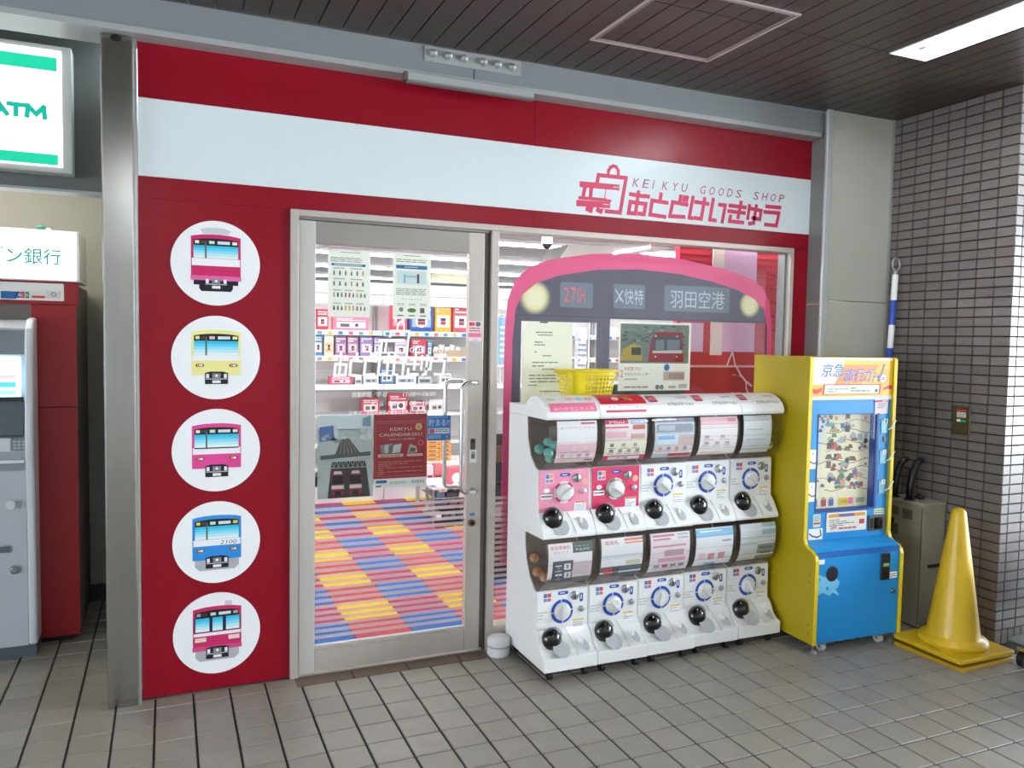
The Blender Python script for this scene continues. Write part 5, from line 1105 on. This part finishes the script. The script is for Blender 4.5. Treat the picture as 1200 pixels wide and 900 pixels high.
g.rect(f, W*.50, H*.02, W*.66, H*.10, M('f4c820', .5), 6).rect(f, W*.67, H*.03, W*.75, H*.10, M('ee5a94', .5), 6).rrect(f, W*.78, H*.03, W*.98, H*.10, .005, M('dfe8c0', .5), 6).text(f, 'どこが出る', W*.52, H*.045, W*.64, H*.075, INK, 7).lines(f, W*.80, H*.04, W*.95, H*.09, 3, INK, 7)
g.poly(f, [(0, H*.0), (0, H), (W*.28, H), (W*.10, H*.45), (W*.02, 0)], M('dfe8ee', .5), .8)
g.build('map_print', mb)
G().box(wx0+.004, yP_+.004, wz0+.01, wx1-.014, yP_+.007, wz1-.003, GLASS).build('window_pane', r)
for k, z in enumerate((1.150, .985, .825)):
    G().box(xi1-.060, yP_-.004, z-.045, xi1-.012, yP_, z+.025, M('6f97a8', .35, .5)).build('selector_plate', r)
    f = Fr((xi1-.062, yP_-.0045, z)); G().rrect(f, .018, .004, .044, .030, .003, LBL, 1).text(f, str(k+1), .027, .008, .036, .026, INK, 2).build('number_label', r)
    G().tube([(xi1-.018, yP_-.006, z-.030), (xi1-.002, yP_-.016, z-.018), (xi1+.008, yP_-.022, z+.006), (xi1+.018, yP_-.025, z+.022)], .0035, PLW, 8).build('lever', r)
G().box(xi1-.040, yP_-.004, 1.055, xi1-.020, yP_, 1.085, M('6a5a50', .4, .4)).build('lock_plate', r)
f = Fr((0, yP_-.001, 0), step=.0003)
for z in (.985, .815):
    g = G().rrect(f, xi0+.004, z-.055, xi0+.055, z+.045, .006, LBL, 1).stroke(f, [(xi0+.008, z+.0), (xi0+.02, z-.018), (xi0+.04, z-.028), (xi0+.054, z-.024)], .006, INK, 2).disc(f, xi0+.034, z+.022, .005, M('8a9ab0'), 2, 8); g.build('animal_sticker', r)
G().rrect(f, wx0-.008, .625, wx0+.040, .692, .003, M('cfe0d4'), 1).lines(f, wx0, .655, wx0+.034, .685, 3, M('7a8a70'), 2).rect(f, wx0-.004, .640, wx0+.038, .650, M('d83a44'), 2).build('instruction_sticker', r)
G().box(x0+.155, yP_-.006, .592, x0+.422, yP_, .695, M('f4f2e6', .4)).build('price_board', r, bevel=.003)
f2 = Fr((x0+.155, yP_-.0065, .592), step=.0003); g = G().rect(f2, .01, .078, .255, .096, M('e8a03c'), 1).rect(f2, .08, .080, .18, .094, M('7a6ab0'), 2).lines(f2, .015, .03, .18, .07, 4, M('6a6a70'), 1, .4, 3).rect(f2, .215, .035, .250, .06, M('c83a44'), 1).lines(f2, .08, .01, .2, .028, 1, M('c84a54'), 1); g.poly(f2, [(.02, .015), (.05, .05), (.07, .02)], M('c8a0a0'), 2); g.build('price_print', r)
G().rrect(f, x0+.043, .560, x0+.135, .618, .006, LBL, 1).stroke(f, [(x0+.05, .592), (x0+.07, .578), (x0+.10, .572), (x0+.125, .580), (x0+.118, .610)], .007, INK, 2).build('animal_sticker', r)
G().box(x0+.435, yP_-.010, .582, x0+.546, yP_, .664, M('5c5a56', .35, .6)).build('card_reader', r, bevel=.003)
G().box(x0+.470, yP_-.0115, .592, x0+.528, yP_-.0105, .654, BLK).box(x0+.443, yP_-.0115, .598, x0+.462, yP_-.0105, .65, M('1a1a1c', .3)).build('reader_screen', r)
G().rrect(f, x0+.475, .668, x0+.545, .700, .003, M('dfe8c4'), 1).lines(f, x0+.48, .672, x0+.54, .694, 2, M('7a8a60'), 2).build('yellow_label', r)
# note at the top right corner
f3 = Fr((x0+.448, yP_-.003, 1.205), (1, .02, .04), step=.0004)
G().rrect(f3, 0, 0, .092, .080, .004, M('f0dfe6'), 1).rrect(f3, -.004, .068, .050, .096, .004, M('e8dce8'), 2).rect(f3, -.004, .064, .05, .072, M('c83a5c'), 3).lines(f3, .02, .03, .07, .06, 3, M('8a7a94'), 2, .4, 9).disc(f3, .083, .075, .014, M('e6c8d8'), 2.5, 10).build('pink_note', r)
# sloped shelf and lower door
G().prism([(yF+.016, .556), (yF+.016, .52), (yL+.012, .494), (yL+.012, .520), (yL+.03, .535)], xi0, xi1, CY).build('shelf', r)
G().box(xi0, yL+.006, .494, xi1, yL+.014, .521, CYD).build('shelf_edge', r)
ld = G().box(xi0, yL+.006, .055, xi1, yL+.02, .493, CY).build('lower_door', r)
f = Fr((x0, yL+.0055, 0), step=.0003)
G().poly(f, [(.02, .40), (.035, .41), (.06, .395), (.085, .40), (.10, .375), (.125, .37), (.14, .385), (.165, .36), (.15, .33), (.135, .335), (.165, .29), (.12, .31), (.10, .295), (.06, .315), (.02, .305)], M('7fd0f2', .4), 1).disc(f, .085, .335, .010, CY, 2, 10).disc(f, .035, .385, .006, CY, 2, 8).build('splash_print', ld)
G().disc(f, .112, .408, .036, M('0a0a12', .5), 3, 28, ry=.040).ring(f, .112, .408, .036, .040, M('15406c', .4), 3.5).build('capsule_outlet', ld)
G().box(x0+.430, yL-.001, .345, x0+.490, yL+.006, .488, M('26282c', .3)).build('coin_unit', ld, bevel=.003)
G().box(x0+.442, yL-.006, .42, x0+.478, yL-.001, .436, M('a8c88a', .4)).box(x0+.440, yL-.002, .355, x0+.480, yL-.0012, .41, M('0c0c0e', .3)).build('coin_insert', ld)
G().rrect(f, .484, .350, .546, .384, .002, LBL, 1).lines(f, .488, .356, .54, .378, 2, M('9a8a90'), 2).build('white_label', ld)
G().rrect(f, .022, .462, .062, .486, .002, LBL, 1).build('white_label', ld)
G().lathe([(.014, 0), (.014, .005), (.006, .008), (.0001, .008)], (x0+.520, yL+.006, .283), M('8a8c8e', .25, .9), 16, axis='y').build('lock', ld)
for zz in (.145, .10, .365, .405): G().lathe([(.004, 0), (.003, .002), (.0001, .002)], (x0, yL+.035, zz), DARK, 8, axis='y').build('screw', r)
for (fx, fy) in ((x0+.03, yL+.03), (x1-.03, yL+.03), (x0+.03, yB-.03), (x1-.03, yB-.03)):
    G().cyl((fx, fy, .012), (fx, fy, .052), .006, M('8a8a8a', .3, .8), n=10).cyl((fx, fy, 0), (fx, fy, .014), .022, M('9a9a98', .35, .7), r1=.012, n=18).build('levelling_foot', r)
for (fx, fy) in ((x0+.095, yL+.045), (x1-.10, yL+.045), (x0+.095, yB-.05), (x1-.10, yB-.05)):
    c = G().box(fx-.016, fy-.02, .038, fx+.016, fy+.02, .0545, M('9a9a9a', .35, .7)).build('caster', r); G().cyl((fx-.012, fy, .023), (fx+.012, fy, .023), .023, M('c4c6c6', .4), n=20).cyl((fx-.0125, fy, .023), (fx+.0125, fy, .023), .008, M('7a7a7a', .3, .8), n=10).build('wheel', c)
r.rotation_euler.z = math.radians(-2.6)
ca = Vector((x0+.235, -.63, .5))
q = atz(998, 636, .535); nt_ = thing('paper_note', (q.x, q.y, .5), 'small white printed note lying on the blue shelf of the vending cabinet', 'note')
G().add([(q.x-.05, q.y-.02, .5335), (q.x+.035, q.y-.045, .5235), (q.x+.06, q.y+.01, .5375), (q.x-.03, q.y+.015, .5425)], [(0, 1, 2, 3)], PAPER).build('sheet', nt_, solid=.001)
f = Fr((q.x-.03, q.y-.02, .535), (1, -.25, -.08), (.25, .95, .3)); G().lines(f, 0, 0, .05, .02, 3, INK, 2).build('print', nt_)

# =============== CONES, CABINET, POLE ===============
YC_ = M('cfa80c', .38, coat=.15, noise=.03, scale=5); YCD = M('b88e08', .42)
def cone(z, lab, m, full=True, rot=0, c=(2.397, -.897)):
    r = thing('traffic_cone', (c[0], c[1], z), lab, 'cone', 'stacked yellow cones'); hw = .198
    pl = []
    for cx, cy, t0 in ((hw-.02, -hw+.02, -90), (hw-.02, hw-.02, 0), (-hw+.02, hw-.02, 90), (-hw+.02, -hw+.02, 180)):
        for t in (0, 30, 60, 90): a = math.radians(t0+t); pl.append((c[0]+cx+.02*math.cos(a), c[1]+cy+.02*math.sin(a)))
    G().prism(pl, z, z+.022, m, 'z').build('base_plate', r, bevel=.004)
    pr = [(.156, .022), (.162, .030), (.162, .045), (.154, .056), (.130, .062), (.124, .075)] + [(.124-.087*k/8, .075+.60*k/8) for k in range(1, 9)] + ([(.034, .695), (.027, .708), (.014, .714), (.0001, .715)])
    G().lathe([(a, z+b) for a, b in pr], (c[0], c[1], 0), m, 40).build('cone_body', r)
    r.rotation_euler.z = math.radians(rot)
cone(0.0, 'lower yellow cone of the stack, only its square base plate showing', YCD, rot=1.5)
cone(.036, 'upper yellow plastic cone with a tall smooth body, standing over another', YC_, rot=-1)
GC = M('8d8775', .5, noise=.03); x0c, x1c, y0c, y1c = 2.512, 2.684, -.60, -.335
r = thing('metal_cabinet', ((x0c+x1c)/2, -.46, 0), 'narrow beige-grey metal cabinet between the vending cabinet and the tiled wall', 'cabinet')
G().box(x0c, y0c, .012, x1c, y1c, .690, GC).build('body', r, bevel=.003)
G().box(x0c-.004, y0c-.004, .690, x1c, y1c, .704, M('9a9482', .5)).build('lid', r, bevel=.003)
G().box(x0c-.002, y0c+.004, .03, x0c, y0c+.012, .68, M('5c5848', .5)).build('door_gap', r)
for (a, b, c, d) in ((.07, .60, .13, .655), (.16, .61, .20, .66), (.16, .50, .22, .56)):
    G().box(x0c-.006, y0c+a, b, x0c, y0c+c, d, M('5a5646', .4)).build('louvre', r)
G().box(x0c-.006, y0c+.19, .53, x0c, y0c+.25, .59, DARK).build('dial_plate', r)
for sx in (x0c+.02, x1c-.04): G().box(sx, y0c+.01, 0, sx+.02, y1c-.01, .012, DARK).build('foot', r)
G().box(x0c+.05, y0c-.012, .345, x0c+.16, y0c-.0005, .362, M('2c2a28', .4)).build('handle', r)
HB = M('0c0c0e', .35, coat=.2)
for k, (dx, dyy, s) in enumerate(((0, 0, 1), (.0, .10, .97))):
    bx_, by_ = 2.53+dx, -.49+dyy; zt = .704
    h = thing('bent_black_handle', (bx_, by_, zt), ('glossy black curved handle standing on the beige cabinet, front one', 'glossy black curved handle behind the front one on the beige cabinet')[k], 'handle')
    pts = [(bx_, by_, zt), (bx_+.002, by_, zt+.08*s), (bx_+.012, by_-.002, zt+.15*s), (bx_+.032, by_-.006, zt+.20*s), (bx_+.055, by_-.012, zt+.226*s), (bx_+.070, by_-.018, zt+.222*s)]
    G().tube(pts, [.019, .019, .019, .019, .018, .014], HB, 12).build('grip', h); G().cyl((bx_, by_, zt), (bx_, by_, zt+.008), .03, DARK, n=16).build('collar', h)
G().box(2.60, -.50, .7045, 2.64, -.46, .722, M('2c2a26', .5)).cyl((2.62, -.48, .722), (2.62, -.48, .735), .012, DARK, n=10).build('small_clip', None, 'small dark clip lying on the beige cabinet by the tiles', 'clip', bevel=0)
# striped pole with a ring
pb, pt = Vector((2.545, -.245, 0)), Vector((2.628, -.245, 2.0)); r = thing('striped_pole', pb, 'white and blue banded pole with ring top, leaning behind the vending cabinet', 'pole')
zz = [0, .35, .52, .87, 1.04, 1.26, 1.43, 1.555, 1.69, 1.835, 1.985]
for k in range(len(zz)-1):
    a = pb+(pt-pb)*(zz[k]/2.0); b = pb+(pt-pb)*(zz[k+1]/2.0)
    G().cyl(a, b, .0175, M('f0f2f2', .4) if k % 2 else M('2448b0', .4), n=14).build('band', r)
rc = pb+(pt-pb)*(2.04/2.0); g = G(); g.tube([(rc.x+.030*math.cos(t), rc.y, rc.z+.006+.037*math.sin(t)) for t in [-math.pi/2+.05+(2*math.pi-.1)*k/20 for k in range(21)]], .0055, M('b8b4b0', .3, .8), 8).build('ring', r)
G().cyl(pb+(pt-pb)*(1.985/2), pb+(pt-pb)*(2.005/2), .012, M('a8a8a8', .3, .8), n=10).build('neck', r)
# wall switch box
r = thing('wall_switch_plate', (2.683, -.668, 1.09), 'small bronze plate with a red and white label on the tiled wall', 'switch plate')
G().box(2.682, -.720, 1.088, 2.6899, -.616, 1.247, M('6e6248', .35, .7)).build('plate', r, bevel=.002)
f = Fr((2.6815, -.640, 0), (0, -1, 0), step=.0003)
G().rect(f, .002, 1.185, .056, 1.228, M('e4e0d8'), 1).rect(f, .002, 1.212, .056, 1.228, M('c8402c'), 2).lines(f, .006, 1.188, .052, 1.208, 2, M('7a7a78'), 2).rect(f, .002, 1.160, .026, 1.174, M('e8f4e8'), 1).rect(f, .028, 1.158, .056, 1.172, M('2aa05a'), 1).build('label', r)

# =============== CART AT THE RIGHT EDGE ===============
r = thing('flat_trolley', (2.95, -1.42, 0), 'grey platform trolley with black casters, cut by the right edge of the photo', 'trolley')
G().box(2.50, -1.75, .125, 3.35, -1.115, .150, M('6f7678', .45, .3)).build('platform', r, bevel=.008, seg=3)
G().box(2.495, -1.755, .118, 3.355, -1.11, .1245, M('4a5052', .5)).build('bumper', r)
for fx, fy in ((2.565, -1.16), (3.28, -1.16), (2.565, -1.69), (3.28, -1.69)):
    c = G().box(fx-.03, fy-.022, .085, fx+.03, fy+.022, .118, CHROME).box(fx-.015, fy-.022, .03, fx+.015, fy-.017, .09, CHROME).box(fx-.015, fy+.017, .03, fx+.015, fy+.022, .09, CHROME).build('caster', r)
    G().cyl((fx, fy-.016, .042), (fx, fy+.016, .042), .042, RUB, n=24).cyl((fx, fy-.0165, .042), (fx, fy+.0165, .042), .018, M('9a9c9e', .3, .8), n=14).build('wheel', c)
r = thing('blue_crate', (2.98, -1.42, .1505), 'blue plastic crate standing on the trolley at the right edge', 'crate')
G().box(2.545, -1.66, .1505, 3.30, -1.16, .48, M('2c4ea8', .4)).build('body', r, bevel=.01); G().box(2.54, -1.67, .46, 3.31, -1.155, .485, M('24448f', .4)).build('rim', r, bevel=.005)

# white bundle at the foot of the mullion
r = thing('wrapped_bundle', (.208, -.09, 0), 'white wrinkled bundle wrapped low at the foot of the window mullion', 'bundle')
g = G(); n = 28; prof = [(.052, 0), (.060, .012), (.060, .045), (.058, .05), (.061, .06), (.060, .085), (.05, .094), (.0001, .094)]
vs = []
for rr_, h in prof:
    for k in range(n): t = 2*math.pi*k/n; q = rr_*(1+.03*math.sin(k*2.1+h*90)); vs.append((.208+.95*q*math.cos(t), -.090+.9*q*math.sin(t), h))
g.add(vs, [((i*n+k), (i*n+(k+1) % n), ((i+1)*n+(k+1) % n), ((i+1)*n+k)) for i in range(len(prof)-1) for k in range(n)], M('dedede', .6, noise=.06, scale=40), True); g.build('wrap', r)
G().lathe([(.0585, .048), (.0595, .052), (.0585, .056)], (.208, -.090, 0), M('a8a8a8', .6), 24).build('tie', r)

# =============== CASH MACHINE ===============
TEAL = M('10b088', .4, emit=.35)
r = thing('bank_sign', (-2.1, .32, 2.25), 'lit white and green hanging sign box reading ATM, top left corner', 'sign')
SW_ = M('ffffff', .4, emit=.75)
G().box(-2.75, .268, 2.243, -1.662, .359, 2.775, M('c9cdc8', .4)).build('sign_box', r, bevel=.005)
G().box(-2.73, .262, 2.268, -1.700, .2678, 2.752, SW_).build('lit_panel', r)
f = Fr((0, .2615, 0), step=.0004)
G().rect(f, -2.73, 2.665, -1.716, 2.722, TEAL, 1).rect(f, -2.73, 2.268+.005, -1.716, 2.318, TEAL, 1).build('green_bands', r)
a, b = at(52, 140, .2615), at(0, 116, .2615)
AM = M('0aa890', .4, emit=.25); xa = at(-12, 120, .2615).x; xw_ = (a.x+.002-xa); z0_, z1_ = a.z+.008, b.z-.014
L_ = lambda u, v: (xa+xw_*u, z0_+(z1_-z0_)*v)
for pls in ([((0, 0), (.15, 1), (.30, 0)), ((.06, .32), (.24, .32))], [((.34, 1), (.60, 1)), ((.47, 1), (.47, 0))], [((.67, 0), (.69, 1), (.84, .25), (.98, 1), (1, 0))]):
    g = G()
    for k, pl in enumerate(pls): g.stroke(f, [L_(*q) for q in pl], .019, AM, 2+k*.5)
    g.build('letter', r)
RC = M('a30d1a', .42, coat=.2)
r = thing('cash_machine_surround', (-2.2, 1.1, 0), 'tall red cabinet built around the cash machine in the alcove', 'cabinet')
G().box(-3.2, .865, .03, -1.712, 1.47, 1.80, M('77706a', .5)).build('carcass', r)
G().box(-1.905, .85, .03, -1.709, .865, 1.19, RC).build('lower_front', r, bevel=.002); G().box(-1.905, .85, 1.194, -1.709, .865, 1.698, RC).build('upper_front', r, bevel=.002)
G().box(-3.2, .85, 1.70, -1.700, .866, 1.812, RC).build('top_front', r, bevel=.002); G().box(-3.2, .85, .03, -2.55, .865, 1.698, RC).build('left_front', r)
G().box(-3.1, .88, 0, -1.75, 1.4, .03, DARK).build('plinth', r)
a, b = at(75, 353, .849), at(0, 333, .849); f = Fr((0, .8495, 0), step=.0004); g = G().rrect(f, -2.5, a.z, a.x, 1.803, .006, LBL, 1)
for px, c, t in ((10, '2a70b0', None), (27, 'f0f0f0', None), (45, 'f2f0ee', None), (63, 'e4e4e4', None)):
    q = at(px, 347, .849); g.rect(f, q.x-.032, q.z-.012, q.x+.032, q.z+.024, M(c, .5), 2)
    if px == 27:
        for k, cc in enumerate(('2a50a0', 'c8304c', '2a9048')): g.rect(f, q.x-.028+k*.019, q.z-.009, q.x-.012+k*.019, q.z+.021, M(cc, .5), 3); g.text(f, 'JCB'[k], q.x-.026+k*.019, q.z-.002, q.x-.014+k*.019, q.z+.012, LBL, 4)
    if px == 45: g.rect(f, q.x-.028, q.z-.009, q.x+.028, q.z+.002, M('d84a34', .5), 3)
    if px == 63: g.ring(f, q.x, q.z+.008, .008, .011, INK, 3)
q = at(60, 352, .849); g.lines(f, -2.3, q.z-.010, q.x+.06, q.z-.003, 1, INK, 3, .5, 3); g.build('card_logo_label', r)
r = thing('bank_lightbox', (-2.2, .98, 1.813), 'lit white lightbox with green bank lettering above the cash machine', 'sign')
G().box(-3.2, .835, 1.813, -1.690, 1.20, 2.062, M('dfe3e0', .4)).build('box', r, bevel=.003); G().box(-3.19, .829, 1.822, -1.705, .8348, 2.053, M('ffffff', .4, emit=.65)).build('lit_panel', r)
f = Fr((0, .8285, 0), step=.0004); a, b = at(3, 308, .8285), at(72, 292, .8285)
G().text(f, 'セブン銀行', at(-42, 300, .8285).x, a.z, b.x, b.z, M('0aa090', .4, emit=.15), 2, bold=.012).build('lettering', r)
q = at(80, 272, .9); 
r = thing('pillow_tag', (at(50, 268, .9).x, .9, 2.0625), 'small green and white trinket lying on top of the bank lightbox', 'trinket'); q = at(48, 266, .9); G().ball((q.x, .9, 2.0625+.014), .014, M('3a8a78', .5), (1.6, 1, 1)).ball((q.x+.03, .9, 2.0625+.008), .008, M('e8eeea', .5), (1.8, 1, 1)).build('tag', r)
# the machine itself
WG = M('c8ced6', .32, noise=.02, coat=.2); GR = M('7c848c', .4)
X1_ = -1.893
r = thing('cash_machine', (-2.25, .8, 0), 'white free-standing cash machine with a screen and keypad, at the left edge', 'cash machine')
xr = -1.885
body = [(.845, .055), (.69, .055), (.688, .60), (.70, .80), (.72, .93), (.735, .97), (.74, 1.30), (.735, 1.50), (.75, 1.58), (.79, 1.62), (.845, 1.63)]
sidep = [(.8449, .055), (.694, .055), (.690, .60), (.688, .78), (.675, .90), (.662, 1.0), (.668, 1.15), (.690, 1.35), (.70, 1.50), (.72, 1.58), (.76, 1.625), (.8449, 1.635)]
G().prism(sidep, xr-.030, xr+.006, M('e2e6ec', .3, coat=.3)).build('side_cheek', r, bevel=.012, seg=3)
G().prism(sidep, -2.62, -2.58, M('e2e6ec', .3, coat=.3)).build('side_cheek', r, bevel=.012, seg=3)
G().prism([(.844, .056), (.700, .056), (.696, .60), (.70, .78), (.69, .905), (.76, .935), (.775, 1.02), (.775, 1.25), (.745, 1.46), (.76, 1.58), (.844, 1.62)], -2.579, xr-.0305, WG).build('body', r)
G().box(-2.60, .70, 0, xr+.002, .845, .055, M('59626a', .5)).build('base', r)
G().box(-2.56, .736, 1.455, xr-.032, .742, 1.57, M('8d939a', .4)).build('top_panel', r)
f = Fr((0, .7395, 0), step=.0004)
q = at(14, 394, .7395); G().rect(f, q.x-.022, q.z-.013, q.x+.020, q.z+.014, M('2c2c2c'), 1).poly(f, [(q.x-.018, q.z-.01), (q.x+.018, q.z-.01), (q.x+.018, q.z+.012)], M('e8d038'), 2).rrect(f, q.x-.024, q.z-.062, q.x+.022, q.z-.028, .004, M('b8bcc0'), 1).rrect(f, q.x-.014, q.z-.056, q.x+.014, q.z-.036, .006, M('d8404c'), 2).build('stickers', r)
s0, s1 = at(0, 465, .742), at(24, 418, .742)
G().box(-2.52, .734, s0.z, s1.x, .744, s1.z, M('b6dcf0', .3, emit=.8)).build('screen', r)
f = Fr((0, .7335, 0), step=.0004)
G().text(f, 'お引出し', s1.x-.09, s1.z-.05, s1.x-.025, s1.z-.025, M('6a3a60', .4, emit=.3), 1).rect(f, s1.x-.10, s1.z-.105, s1.x-.02, s1.z-.085, M('e0a0c8', .4, emit=.5), 1).rect(f, s1.x-.10, s1.z-.145, s1.x-.02, s1.z-.12, M('4aa8e8', .4, emit=.5), 1).rect(f, s1.x-.10, s1.z-.18, s1.x-.02, s1.z-.16, M('8ccce8', .4, emit=.5), 1).build('screen_print', r)
z_ = s0.z; G().box(-2.55, .732, z_-.022, xr-.040, .748, z_-.002, BLK).build('black_strip', r)
G().prism([(.70, 1.075), (.76, 1.06), (.775, z_-.022), (.74, z_-.022)], -2.55, xr-.040, M('6c737b', .35, .4)).build('slope', r)
G().prism([(.675, 1.0), (.76, 1.02), (.76, 1.07), (.70, 1.06)], -2.579, xr-.031, M('e2e6ec', .3)).build('ledge', r)
kz = at(30, 520, .69); G().box(kz.x-.06, .672, kz.z-.03, kz.x+.03, .70, kz.z+.03, M('8a9098', .4)).build('keypad', r, bevel=.003)
g = G()
for a in range(4):
    for b in range(3): g.box(kz.x-.048+a*.018, .668, kz.z-.022+b*.015, kz.x-.035+a*.018, .672, kz.z-.012+b*.015, M('c8ccd0', .4))
g.build('keys', r)
G().box(-2.579, .660, .945, xr-.031, .70, .96, PLW).build('rim', r, bevel=.004)
f = Fr((0, .6875, 0), step=.0004); q = at(12, 592, .6875)
G().disc(f, q.x, q.z, .022, M('e4e6e8', .3), 1, 20).rrect(f, q.x+.03, q.z-.018, q.x+.045, q.z+.02, .004, M('9aa0a6'), 1).build('badge', r)
q = at(8, 644, .6875); G().rect(f, q.x-.06, q.z-.015, at(12, 644, .6875).x, q.z+.015, M('6a7076', .4), 1).build('nameplate', r)
q = at(18, 627, .6875); 
q = at(17, 668, .6875); G().lathe([(.020, 0), (.020, .003), (.008, .005), (.0001, .002)], (q.x, .688, q.z), M('9aa0a4', .3, .6), 18, axis='y').build('keyhole', r)
for o in bpy.data.objects:
    if '_o' in o: del o['_o']
